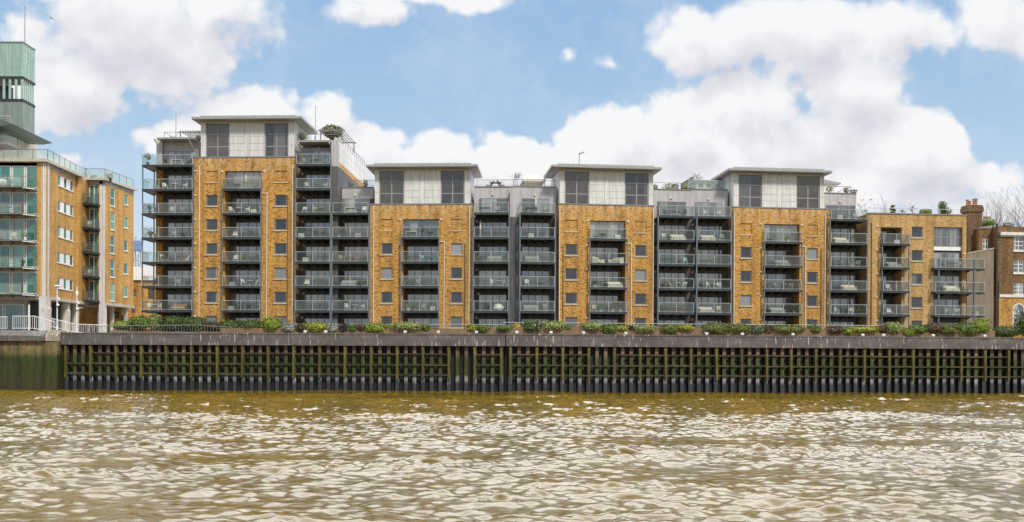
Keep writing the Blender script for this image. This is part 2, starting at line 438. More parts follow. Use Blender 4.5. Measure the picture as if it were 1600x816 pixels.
def wall_holes(mb, u0, u1, z0, z1, holes, v=0.0, back=BACK, m=0, sides=True):
    """front wall with real openings; holes = (u0,u1,z0,z1,depth,closed)"""
    us = sorted({u0, u1} | {h[0] for h in holes} | {h[1] for h in holes})
    zs = sorted({z0, z1} | {h[2] for h in holes} | {h[3] for h in holes})
    for i in range(len(us)-1):
        for j in range(len(zs)-1):
            a, b, c, d = us[i], us[i+1], zs[j], zs[j+1]
            um, zm = (a+b)/2, (c+d)/2
            if any(h[0] < um < h[1] and h[2] < zm < h[3] for h in holes): continue
            mb.quad((a,v,c),(b,v,c),(b,v,d),(a,v,d), m)
    for h in holes:
        a, b, c, d, dep = h[:5]
        e = v + dep
        mb.quad((a,v,c),(a,v,d),(a,e,d),(a,e,c), m); mb.quad((b,v,c),(b,e,c),(b,e,d),(b,v,d), m)
        mb.quad((a,v,d),(b,v,d),(b,e,d),(a,e,d), m); mb.quad((a,v,c),(a,e,c),(b,e,c),(b,v,c), m)
        if h[5]: mb.quad((a,e,c),(b,e,c),(b,e,d),(a,e,d), m)
    if sides:
        mb.quad((u0,v,z0),(u0,v,z1),(u0,back,z1),(u0,back,z0), m); mb.quad((u1,v,z0),(u1,back,z0),(u1,back,z1),(u1,v,z1), m)
        mb.quad((u0,v,z1),(u1,v,z1),(u1,back,z1),(u0,back,z1), m); mb.quad((u0,back,z0),(u0,back,z1),(u1,back,z1),(u1,back,z0), m)

def window(T, u0, u1, z0, z1, v, cols=1, rows=1, fm='frame_win', pm='pane_win', fw=.085, sill=True, name='window', tops=None):
    fr = MB(); d0, d1 = v, v+.08
    fr.box(u0,u0+fw,d0,d1,z0,z1); fr.box(u1-fw,u1,d0,d1,z0,z1); fr.box(u0+fw,u1-fw,d0,d1,z0,z0+fw); fr.box(u0+fw,u1-fw,d0,d1,z1-fw,z1)
    iu0, iu1, iz0, iz1 = u0+fw, u1-fw, z0+fw, z1-fw
    zs = tops or [iz0 + (iz1-iz0)*j/rows for j in range(1, rows)]
    uc = [iu0 + (iu1-iu0)*i/cols for i in range(1, cols)]
    for x in uc: fr.box(x-fw*.6, x+fw*.6, d0+.005, d1-.005, iz0, iz1)
    for zz in zs: fr.box(iu0, iu1, d0+.012, d1-.012, zz-fw*.5, zz+fw*.5)
    w = part(name, fr, M[fm], T)
    pn = MB(); pn.box(iu0, iu1, v+.045, v+.055, iz0, iz1)
    part('pane', pn, M[pm], w)
    if sill:
        sb = MB(); sb.box(u0-.14, u1+.14, -.09, .10, z0-.14, z0-.003)
        part('sill', sb, M['sill'], w)
    return w

def balcony(T, u0, u1, z, vf=-.55, vb=REC, seed=0, posts=3, sm='screen', side_l=True, side_r=True):
    """steel balcony: deck, edge channel, gallows brackets, glass screens and rail"""
    b = MB()
    e = .012
    b.box(u0+.06, u1-.06, vf+.06, vb-.01, z+.06, z+.19)
    b.box(u0, u1, vf, vf+.06, z, z+.24); b.box(u0, u0+.06, vf+.06, vb-.02, z+.01, z+.235); b.box(u1-.06, u1, vf+.06, vb-.02, z+.01, z+.235)
    for k in range(1, 4):
        x = u0 + (u1-u0)*k/4
        b.prism([(vf+.08, z+.058), (vb-.02, z+.058), (vb-.02, z-.24), (vf+.35, z-.02)], 'u', x-.04, x+.04)
    bal = part('balcony', b, M['steel'], T)
    rl = MB(); zt = z+1.36
    rl.box(u0-.01, u1+.01, vf-.02, vf+.04, zt-.05, zt)
    for (x, on) in ((u0, side_l), (u1, side_r)):
        if on: rl.box(x-.03, x+.03, vf+.04, vb*.55 if vb > 0 else vb-.1, zt-.05, zt)
    n = posts
    for i in range(n+1):
        x = u0+.03 + (u1-u0-.06)*i/n
        rl.box(x-.028, x+.028, vf+.002, vf+.038, z+.10, zt-.05)
    rl.box(u0+.05, u1-.05, vf+.004, vf+.03, z+.30, z+.335)
    part('railing', rl, M['rail'], bal)
    sc = MB()
    for i in range(n):
        a = u0+.07 + (u1-u0-.06)*i/n; c = u0-.01 + (u1-u0-.06)*(i+1)/n
        sc.box(a, c, vf+.012, vf+.024, z+.34, zt-.06)
    for (x, on) in ((u0, side_l), (u1, side_r)):
        if on: sc.box(x-.006, x+.006, vf+.06, vb*.5 if vb > 0 else vb-.2, z+.30, zt-.06)
    part('glass_screen', sc, M[sm], bal)
    return bal

def patio(T, u0, u1, z0, z1, v, n=4, fm='frame', pm='pane'):
    rnd = random.Random(int(u0*100)+int(z0*10))
    fr = MB(); fw = .06; d0, d1 = v-.07, v-.005
    fr.box(u0, u1, d0, d1, z1-fw, z1); fr.box(u0, u1, d0, d1, z0, z0+fw)
    for i in range(n+1):
        x = u0 + (u1-u0)*i/n
        fr.box(max(u0, x-fw*.6), min(u1, x+fw*.6), d0-.006, d1-.004, z0+fw, z1-fw)
    d = part('patio_door', fr, M[fm], T)
    pn = MB(); pn.box(u0+.03, u1-.03, v-.045, v-.035, z0+.03, z1-.03)
    part('pane', pn, M[pm], d)
    return d

def lamp(T, u, z, v=0.0):
    l = MB()
    k, rows = 8, 4
    n = len(l.v)
    for j in range(rows+1):
        a = PI/2*j/rows
        for i in range(k):
            t = 2*PI*i/k
            l.v.append((u+.13*math.cos(a)*math.cos(t), v-.02-.12*math.sin(a), z+.13*math.cos(a)*math.sin(t)))
    for j in range(rows):
        for i in range(k):
            i2 = (i+1) % k
            l.f.append((n+j*k+i, n+j*k+i2, n+(j+1)*k+i2, n+(j+1)*k+i)); l.m.append(0)
    l.tube((u, v-.03, z), (u, v-.001, z), .15, .15, 8, 0)
    part('wall_lamp', l, M['lamp'], T)

def pipe(T, u, z0, z1, v=-.09, r=.045, m='pipe', name='downpipe', hook=None):
    p = MB(); p.tube((u, v, z0), (u, v, z1), r, r, 6)
    if hook: p.tube((u, v, z1-.02), (u+hook, v, z1-.02), r, r, 6)
    part(name, p, M[m], T)

def post(T, u, z0, z1, v=-.42, h=.075):
    p = MB(); p.box(u-h, u+h, v-h, v+h, z0, z1); part('steel_column', p, M['steel_post'], T)

COLN = {}
SEATS = {}   # where furniture may stand: column name -> {level: (frame,u0,u1,z)}

def bay(T, fr, L, Rr, toppy, wl, wr, levels, cen, cl, pent, hidden_levels=0):
    """brick bay with two window columns, a central balcony recess and a penthouse"""
    u0, u1 = fr.u(L), fr.u(Rr); zt = fr.z((L+Rr)/2, toppy)
    holes = []; wins = []
    for (a, b) in (wl, wr):
        a, b = fr.u(a), fr.u(b)
        for k in range(0, levels):
            z1 = S(k)+2.36; z0 = z1-1.25
            holes.append((a, b, z0, z1, .2, False)); wins.append((a, b, z0, z1))
        z1 = S(levels)+2.33
        holes.append((a, b, z1-1.28, z1, .10, True)); wins.append((a, b, z1-1.28, z1, 'blind'))
    c0, c1 = fr.u(cen[0]), fr.u(cen[1])
    ctop = S(cl)+2.30
    holes.append((c0, c1, GZ-.2, ctop, REC, False))
    mb = MB(); wall_holes(mb, u0, u1, GZ-.2, zt, holes)
    bw_ = part('brick_wall', mb, M['brick'], T); bw_['wall_top'] = zt-GZ
    cp = MB(); cp.box(u0-.04, u1+.04, -.06, .45, zt+.003, zt+.13); part('coping', cp, M['coping'], T)
    for w in wins:
        if len(w) == 5:
            sb = MB(); sb.box(w[0]-.14, w[1]+.14, -.07, .09, w[2]-.12, w[2]-.002); part('blind_window_sill', sb, M['sill'], T)
        else: window(T, w[0], w[1], w[2], w[3], .12)
    # recess back wall, doors, balconies
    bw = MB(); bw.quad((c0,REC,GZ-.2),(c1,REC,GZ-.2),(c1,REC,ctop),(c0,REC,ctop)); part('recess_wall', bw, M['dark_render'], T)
    for k in range(0, cl+1):
        if k == cl:
            hw_ = MB(); hw_.box(c0+.004, c1-.004, .42, REC-.004, S(k)+.2, ctop-.004); part('bay_lining', hw_, M['light_render'], T)
            patio(T, c0+.02, c1-.02, S(k)+.2, ctop-.03, .415, 4, fm='frame_pent')
        else: patio(T, c0+.12, c1-.10, S(k)+.2 if k else GZ, S(k)+2.24, REC-.01, 4)
        if k:
            balcony(T, c0-.08, c1+.06, S(k), -.62, REC, posts=2)
            SEATS.setdefault(COLN[T.name], {})[k] = (fr, c0+.2, c1-.2, S(k)+.19)
        lamp(T, c0-.33, S(k)+2.25); 
    lamp(T, c1+.28, S(cl)+2.25)
    post(T, c0-.12, GZ, S(cl)+.2, -.5, .06); post(T, c1+.10, GZ, S(cl)+.2, -.5, .06)
    pipe(T, fr.u(cen[1]+9), GZ, S(cl)-.2, hook=-.5)
    # penthouse
    PV = .6
    p0, p1 = fr.u(pent['x'][0], PV), fr.u(pent['x'][1], PV)
    pz1 = fr.z((L+Rr)/2, pent['y'], PV)
    wz1 = pz1 - .15
    ws = [(fr.u(a, PV), fr.u(b, PV)) for a, b in pent['win']]
    s0, s1 = fr.u(pent['strip'][0], PV), fr.u(pent['strip'][1], PV)
    pb = MB()
    wall_holes(pb, p0, p1, zt-.05, pz1, [(a, b, zt+.02, wz1, .2, False) for a, b in ws], PV, PV+7.5)
    pen = part('penthouse_wall', pb, M['cladding'], T)
    # raised cladding boards leave shadow gaps
    gz = zt+.16; nb = 5; hb = (wz1-gz)/nb
    for (a, b) in ((ws[0][1]+.03, s0-.05), (s1+.05, ws[1][0]-.03)):
        bd = MB()
        for j in range(nb): bd.box(a, b, PV-.05, PV-.001, gz+hb*j+.022, gz+hb*(j+1)-.010)
        part('cladding_panel', bd, M['cladding'], pen)
    for (a, b) in ((p0+.01, ws[0][0]-.03), (ws[1][1]+.03, p1-.01)):
        bd = MB()
        for j in range(2): bd.box(a, b, PV-.05, PV-.001, zt+.14+(wz1-zt-.14)*j*.35+.02, zt+.14+(wz1-zt-.14)*(.35 if j == 0 else 1)-.012)
        part('corner_panel', bd, M['cladding'], pen)
    bd = MB(); bd.box(s0, s1, PV-.06, PV-.001, gz+.03, wz1); part('centre_strip', bd, M['cladding'], pen)
    for a, b in ws:
        H = wz1-zt-.02
        window(T, a, b, zt+.02, wz1, PV+.06, 2, 3, fm='frame_pent', pm='pane_pent', sill=False, name='penthouse_window', fw=.12, tops=[zt+.02+H*.34, zt+.02+H*.69])
    r0, r1 = fr.u(pent['eave'][0], -.6), fr.u(pent['eave'][1], -.6)
    rf = MB(); EV = -.6; RB = pent.get('rb', 7.0)
    zb = pz1
    rf.box(r0+.02, r1-.02, EV+.02, EV+RB-.02, zb+.004, zb+.16)
    roof = part('roof', rf, M['soffit'], T)
    fs = MB()
    for (a,b,c,d) in ((r0,r1,EV-.03,EV+.018),(r0,r1,EV+RB-.018,EV+RB+.03)): fs.box(a,b,c,d,zb+.06,zb+.30)
    for (a,b) in ((r0-.03,r0+.018),(r1-.018,r1+.03)): fs.box(a,b,EV+.02,EV+RB-.02,zb+.06,zb+.30)
    fs.box(r0+.02, r1-.02, EV+.02, EV+RB-.02, zb+.165, zb+.29)
    part('fascia', fs, M['fascia'], roof)
    sl = MB(); sl.box(r0+.75, r1-.75, EV+.5, EV+RB-.5, zb+.295, zb+.55)
    n = 6
    for i in range(1, n):
        x = r0+.75+(r1-r0-1.5)*i/n
        sl.box(x-.02, x+.02, EV+.49, EV+RB-.49, zb+.30, zb+.565)
    part('upper_roof', sl, M['fascia'], roof)
    vt = MB(); vt.tube((p0+(p1-p0)*.72, 1.5, zb+.55), (p0+(p1-p0)*.72, 1.5, zb+.8), .12, .12, 8)
    part('roof_vent', vt, M['charcoal'], roof)
    return u0, u1, zt

def stack(T, fr, L, Rr, top, toppy, col, wl=None, wr=None, ground=True, postL=True, postR=True, roof_back=BACK, door=(.1,.92), lightz=None, wide=0.0, name='recess'):
    """stack of recessed balconies between brick bays; back wall pale on the top storey, sooty below"""
    w0, w1 = fr.u(wl if wl else L), fr.u(wr if wr else Rr)
    zt = fr.z((L+Rr)/2, toppy, REC)
    lz = lightz or S(top)+.12
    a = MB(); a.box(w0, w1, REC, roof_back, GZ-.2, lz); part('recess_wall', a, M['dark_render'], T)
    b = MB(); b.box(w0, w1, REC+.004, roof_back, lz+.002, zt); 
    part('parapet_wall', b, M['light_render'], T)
    c = MB(); c.box(w0-.02, w1+.02, REC-.08, REC+.3, zt+.003, zt+.1); part('coping', c, M['coping'], T)
    u0, u1 = fr.u(L, -.5), fr.u(Rr, -.5)
    d0, d1 = u0+(u1-u0)*door[0], u0+(u1-u0)*door[1]
    for k in range(0, top+1):
        patio(T, d0, d1, S(k)+.2 if k else GZ, S(k)+2.2, REC-.005, 4)
        if k:
            balcony(T, u0, u1, S(k), -.55, REC, posts=2)
            SEATS.setdefault(col, {})[k] = (fr, u0+.25, u1-.25, S(k)+.19)
        if k < top:
            lamp(T, u0+.1+.2*(k % 2), S(k)+2.3, REC-.02)
    lamp(T, (u0+u1)/2, S(top)+2.55, REC-.02)
    if postL: post(T, u0-.09, GZ, S(top)+.25)
    if postR: post(T, u1+.09, GZ, S(top)+.25)
    return w0, w1, zt

def terrace_rail(T, pts, z, h=1.0, step=1.4, bars=False, glass=None, m='charcoal', name='terrace_railing'):
    r = MB(); g = MB()
    for (p, q) in zip(pts[:-1], pts[1:]):
        p, q = Vector((*p, 0)), Vector((*q, 0)); d = q-p; n = max(1, int(d.length/step))
        r.tube((p.x,p.y,z+h), (q.x,q.y,z+h), .03, .03, 5)
        if bars: r.tube((p.x,p.y,z+.12), (q.x,q.y,z+.12), .018, .018, 4)
        for i in range(n+1):
            c = p + d*i/n; r.tube((c.x,c.y,z), (c.x,c.y,z+h), .025, .025, 5)
        if bars:
            k = int(d.length/.13)
            for i in range(1, k):
                c = p + d*i/k; r.tube((c.x,c.y,z+.12), (c.x,c.y,z+h), .009, .009, 4, cap=False)
        if glass:
            nn = Vector((-d.y, d.x, 0)).normalized()*.006
            g.quad((p.x,p.y,z+.08),(q.x,q.y,z+.08),(q.x,q.y,z+h-.06),(p.x,p.y,z+h-.06))
            g.quad((p.x+nn.x,p.y+nn.y,z+.08),(p.x+nn.x,p.y+nn.y,z+h-.06),(q.x+nn.x,q.y+nn.y,z+h-.06),(q.x+nn.x,q.y+nn.y,z+.08))
    t = part(name, r, M[m], T)
    if glass: part('glass_screen', g, M[glass], t)
    return t
#@@PART2
# ================================================================== THE TERRACE OF FLATS
# ---- tallest block
T1 = thing('apartment_block', 'tallest yellow brick apartment block, seven tiers of balconies and a flat-roofed penthouse', 'apartment block', FL, (FL.u(380), 0, GZ), 'riverside apartment blocks')
COLN[T1.name] = 'B1'
b1 = bay(T1, FL, 301, 459.5, 246.5, (321.5, 339.5), (428.5, 447.5), 6, (351, 408), 6,
    dict(x=(313, 459), y=190.5, win=[(320.7, 357.5), (412.8, 449.6)], strip=(381.5, 388.5), eave=(298.5, 470), rb=7.5))
# wrap-round corner column
def corner_stack(T):
    fr = FL; w0, w1 = fr.u(246.5, REC), fr.u(301)
    zt = fr.z(275, 219, REC); top = 7
    a = MB(); a.box(w0, w0+.75, REC-.6, 9, GZ-.2, S(7)+.1); part('corner_pier', a, M['brick'], T)
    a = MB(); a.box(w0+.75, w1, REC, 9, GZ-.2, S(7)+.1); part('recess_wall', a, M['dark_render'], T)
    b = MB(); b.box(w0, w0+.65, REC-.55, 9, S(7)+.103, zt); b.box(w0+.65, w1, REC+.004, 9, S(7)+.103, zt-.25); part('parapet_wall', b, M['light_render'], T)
    c = MB(); c.box(w0+.5, w1-.1, .2, 9, zt-.245, zt-.06); part('balcony_roof', c, M['fascia'], T)
    for x in (w0+.1, w1-.75):
        br = MB(); br.prism([(.25, zt-.07), (.25, zt-.22), (REC-.01, zt-1.0), (REC-.01, zt-.8)], 'u', x, x+.14); part('roof_bracket', br, M['white'], T)
    u0, u1 = fr.u(221, -.55), fr.u(300, -.55)
    for k in range(0, 8):
        patio(T, w0+1.2, w1-.25, S(k)+.2 if k else GZ, S(k)+2.2, REC-.005, 4)
        if k:
            bal = balcony(T, u0, u1, S(k), -.55, REC+.9, posts=3)
            SEATS.setdefault('C1', {})[k] = (fr, u0+.25, u1-.4, S(k)+.19)
        if k < 7: lamp(T, fr.u(304.7), S(k)+2.3)
    lamp(T, fr.u(281, REC), S(7)+2.6, REC-.02)
    for (x, v) in ((u0+.05, -.45), (u0+.1, REC+.75)): post(T, x, GZ, S(7)+.05, v, .055)
    post(T, fr.u(300.5, -.5), GZ, S(7)+.25)
    terrace_rail(T, [(w0+.9, 6.5), (w0+.9, 1.4), (w1+.6, 1.4)], zt-.06, .85, m='frame')
corner_stack(T1)
pipe(T1, FL.u(311.5), GZ, S(7)+.2); pipe(T1, FL.u(457), GZ, S(7)+.2); pipe(T1, FL.u(449.3), GZ, S(5)+2.3, r=.03, m='pipe_dark')
x0 = FL.u(466, REC); x1 = FL.u(516.5, REC)
w = stack(T1, FL, 462, 515, 7, 232, 'C2', 460, 517, roof_back=16.5, lightz=S(7)+.1)
zt = FL.z(490, 219, .2)
c = MB(); c.box(FL.u(461)+.1, FL.u(517), .2, 16.4, zt-.2, zt); part('balcony_roof', c, M['fascia'], T1)
for x in (FL.u(463.5), FL.u(512)):
    br = MB(); br.prism([(.25, zt-.21), (.25, zt-.36), (REC-.01, zt-1.15), (REC-.01, zt-.95)], 'u', x, x+.14); part('roof_bracket', br, M['white'], T1)
# return pier and the long gable wall running back from the river
pu0, pu1 = FL.u(516.8), FL.u(527.5)
zp = FL.z(522, 219.5)
a = MB(); a.box(pu0, pu1, .0, 16.6, GZ-.2, FL.z(522, 260)); part('pier', a, M['dark_render'], T1)
a = MB(); a.box(pu0, pu1, .0, .6, FL.z(522, 260)+.002, zp); part('pier_panel', a, M['light_render'], T1)
a = MB(); z_ = FL.z(527.6, 252); a.box(pu0, pu1+.01, .602, 16.6, FL.z(522, 260)+.002, z_); part('gable_brickwork', a, M['brick'], T1)
a = MB(); a.box(pu0, pu1+.02, .602, 16.6, z_+.002, zp-.003)
for i in range(1, 7): a.box(pu1+.021, pu1+.035, .602+16*i/7-.03, .602+16*i/7+.03, z_+.01, zp-.02)
for i in range(1, 3): a.box(pu1+.021, pu1+.033, .61, 16.5, z_+(zp-z_)*i/3-.02, z_+(zp-z_)*i/3+.02)
part('gable_panel', a, M['cladding'], T1)
terrace_rail(T1, [(FL.u(461), .6), (FL.u(526), .6), (FL.u(526), 16)], zp, .8, step=1.2, m='frame')

# ---- second block
T2 = thing('apartment_block', 'lower yellow brick apartment block just right of the tallest, penthouse with drawn-back curtains', 'apartment block', FL, (FL.u(657), 0, GZ), 'riverside apartment blocks')
COLN[T2.name] = 'B2'
stack(T2, FL, 519.5, 575, 5, 293.5, 'C3', 528, 578, lightz=S(5)+2.2)
b2 = bay(T2, FL, 577.7, 738, 320, (595.4, 613), (704, 722), 4, (629.5, 685), 4,
    dict(x=(585, 734), y=264.5, win=[(592, 630.5), (688, 725)], strip=(655.5, 662.5), eave=(571.5, 745), rb=7.0))
pipe(T2, FL.u(583.8), GZ, S(5)+1); pipe(T2, FL.u(733), GZ, S(5)+1); pipe(T2, FL.u(726.5), GZ, S(3)+2.3, r=.03, m='pipe_dark')
stack(T2, FL, 740.5, 794, 5, 292.5, 'C4', 738, 804, lightz=S(5)+.1)
pa = MB(); pa.box(FL.u(796), FL.u(804)-.02, .5, REC-.003, GZ-.2, FL.z(800, 338)); part('pier', pa, M['dark_render'], T2)
pa = MB(); pa.box(FL.u(796), FL.u(804)-.02, .5, REC-.003, FL.z(800, 338)+.003, FL.z(800, 292.5)); part('pier_panel', pa, M['light_render'], T2)
pipe(T2, FL.u(795.5), GZ, S(5)+.3, v=.3, r=.06, m='rail')
terrace_rail(T2, [(FL.u(529), 2.2), (FL.u(585), 2.2)], FL.z(550, 293.5, 2.2)+.1, .75, bars=True, m='frame')
terrace_rail(T2, [(FL.u(741), 2.3), (FL.u(803), 2.3)], FL.z(770, 292.5, 2.3)+.1, .72, bars=True, m='frame')

# ---- third block
T3 = thing('apartment_block', 'yellow brick apartment block right of the central grey joint, television aerial on its roof', 'apartment block', FR, (FR.u(947), 0, GZ), 'riverside apartment blocks')
COLN[T3.name] = 'B3'
stack(T3, FR, 813.5, 866.5, 5, 292.5, 'C5', 804.3, 873, lightz=S(5)+.1)
pa = MB(); pa.box(FR.u(804.3)+.02, FR.u(812.5), .5, REC-.003, GZ-.2, FR.z(808, 338)); part('pier', pa, M['dark_render'], T3)
pa = MB(); pa.box(FR.u(804.3)+.02, FR.u(812.5), .5, REC-.003, FR.z(808, 338)+.003, FR.z(808, 292.5)); part('pier_panel', pa, M['light_render'], T3)
pipe(T3, FR.u(812), GZ, S(5)+.3, v=.3, r=.06, m='rail')
b3 = bay(T3, FR, 872.7, 1021.5, 321, (883, 902), (992, 1010), 4, (922, 977), 4,
    dict(x=(873.8, 1020), y=266.8, win=[(881.7, 919.6), (975.6, 1012.7)], strip=(944, 950.6), eave=(862, 1033), rb=7.0))
pipe(T3, FR.u(874), GZ, S(5)+1); pipe(T3, FR.u(1020), GZ, S(5)+1); pipe(T3, FR.u(879.5), GZ, S(3)+2.3, r=.03, m='pipe_dark')
stack(T3, FR, 1029.5, 1084.5, 5, 297, 'C6', 1021.6, 1086.8, lightz=S(5)+.1, postR=False)
terrace_rail(T3, [(FR.u(805), 2.3), (FR.u(872), 2.3)], FR.z(840, 292.5, 2.3)+.1, .72, bars=True, m='frame')
terrace_rail(T3, [(FR.u(1021), 2.3), (FR.u(1083), 2.3)], FR.z(1050, 297, 2.3)+.1, .72, step=2, m='frame')

# ---- fourth block
T4 = thing('apartment_block', 'yellow brick apartment block beside the low end block, glass roof-terrace screen on its left', 'apartment block', FR, (FR.u(1220), 0, GZ), 'riverside apartment blocks')
COLN[T4.name] = 'B4'
stack(T4, FR, 1090, 1142, 5, 297, 'C7', 1087, 1145, lightz=S(5)+.1)
b4 = bay(T4, FR, 1145.3, 1296.5, 326, (1157, 1174.3), (1261, 1277.5), 4, (1193.5, 1249), 4,
    dict(x=(1145, 1287), y=272, win=[(1153.5, 1189.8), (1244, 1280)], strip=(1213.8, 1220), eave=(1139, 1299.5), rb=7.0))
pipe(T4, FR.u(1146.5), GZ, S(5)+.8); pipe(T4, FR.u(1288.5), GZ, S(5)+.8); pipe(T4, FR.u(1282.5), GZ, S(3)+2.3, r=.03, m='pipe_dark')
stack(T4, FR, 1298, 1354.5, 5, 303, 'C8', 1297, 1349, lightz=S(5)+.1)
terrace_rail(T4, [(FR.u(1084), 2.3), (FR.u(1143), 2.3)], FR.z(1110, 297, 2.3)+.1, 1.02, step=2.2, glass='screen_clear', m='rail')
terrace_rail(T4, [(FR.u(1288), 2.3), (FR.u(1343), 2.3), (FR.u(1343), 9)], FR.z(1320, 303, 2.3)+.1, .75, step=1.5, m='frame')

# ---- low end block
T5 = thing('apartment_block', 'low buff brick end block with a roof garden and tall glazed corner room', 'apartment block', FR, (FR.u(1435), 0, GZ), 'riverside apartment blocks')
COLN[T5.name] = 'C9'
def end_block(T):
    fr = FR; u0, u1 = fr.u(1356), fr.u(1509.7); zt = fr.z(1435, 335.7)
    wa, wb = fr.u(1424.3), fr.u(1441.3); holes = []; wins = []
    for k in range(0, 5):
        z1 = S(k)+2.33
        holes.append((wa, wb, z1-1.25, z1, .2, False)); wins.append(z1)
    c0, c1 = fr.u(1376), fr.u(1409); ctop = S(4)+2.2
    holes.append((c0, c1, GZ-.2, ctop, REC, False))
    g0, g1 = fr.u(1459), fr.u(1503.3); gt = fr.z(1480, 355)
    holes.append((g0, g1, GZ-.2, gt, .45, False))
    mb = MB(); wall_holes(mb, u0, u1, GZ-.2, zt, holes); part('brick_wall', mb, M['brick_pale'], T)
    cp = MB(); cp.box(u0-.05, u1+.06, -.08, .5, zt+.003, zt+.14); part('coping', cp, M['coping'], T)
    for z1 in wins: window(T, wa, wb, z1-1.25, z1, .12)
    bw = MB(); bw.quad((c0,REC,GZ-.2),(c1,REC,GZ-.2),(c1,REC,ctop),(c0,REC,ctop)); part('recess_wall', bw, M['dark_render'], T)
    for k in range(0, 5):
        patio(T, c0+.1, c1-.15, S(k)+.2 if k else GZ, S(k)+2.15, REC-.01, 3)
        if k:
            balcony(T, c0-.05, fr.u(1420, -.5), S(k), -.75, .6 if False else REC, posts=2, side_l=True)
            SEATS.setdefault('C9', {})[k] = (fr, c0+.2, c1+.3, S(k)+.19)
        lamp(T, c0-.42, S(k)+2.25)
    post(T, c0-.1, GZ, S(4)+.3, -.55, .06); post(T, fr.u(1416), GZ, S(4)+.2, -.6, .05)
    pipe(T, fr.u(1413), GZ, S(4)-.2); pipe(T, fr.u(1361), GZ, zt-1, r=.035, m='pipe_dark'); pipe(T, fr.u(1455.5), GZ, S(3)-.6)
    lamp(T, fr.u(1506), S(3)+2.0)
    # tall glazed corner room
    zb = fr.z(1480, 385.6)
    window(T, g0, g1, zb, gt, .25, 4, 2, pm='pane', sill=False, name='glazed_screen')
    tb = MB(); tb.box(g0, g1, .22, .4, zb-.42, zb-.004); part('transom_panel', tb, M['white'], T)
    rw = MB(); rw.quad((g0,.44,GZ-.2),(g1,.44,GZ-.2),(g1,.44,zb-.43),(g0,.44,zb-.43)); part('recess_wall', rw, M['dark_render'], T)
    for k in range(0, 4):
        patio(T, g0+.1, g1-.1, S(k)+.2 if k else GZ, min(S(k)+2.15, zb-.45), .43, 4)
        if k:
            balcony(T, fr.u(1461, -.9), fr.u(1538, -.9), S(k)-.02, -.95, .42, posts=5)
            SEATS.setdefault('C10', {})[k] = (fr, fr.u(1464), fr.u(1532), S(k)+.17)
    post(T, fr.u(1461), GZ, S(3)+1.4, -.8, .07); post(T, fr.u(1515.5), GZ, S(3)+1.3, -.88, .085)
    terrace_rail(T, [(u0+.2, .7), (fr.u(1502), .7)], zt+.14, .65, step=1.9, m='rail')
end_block(T5)

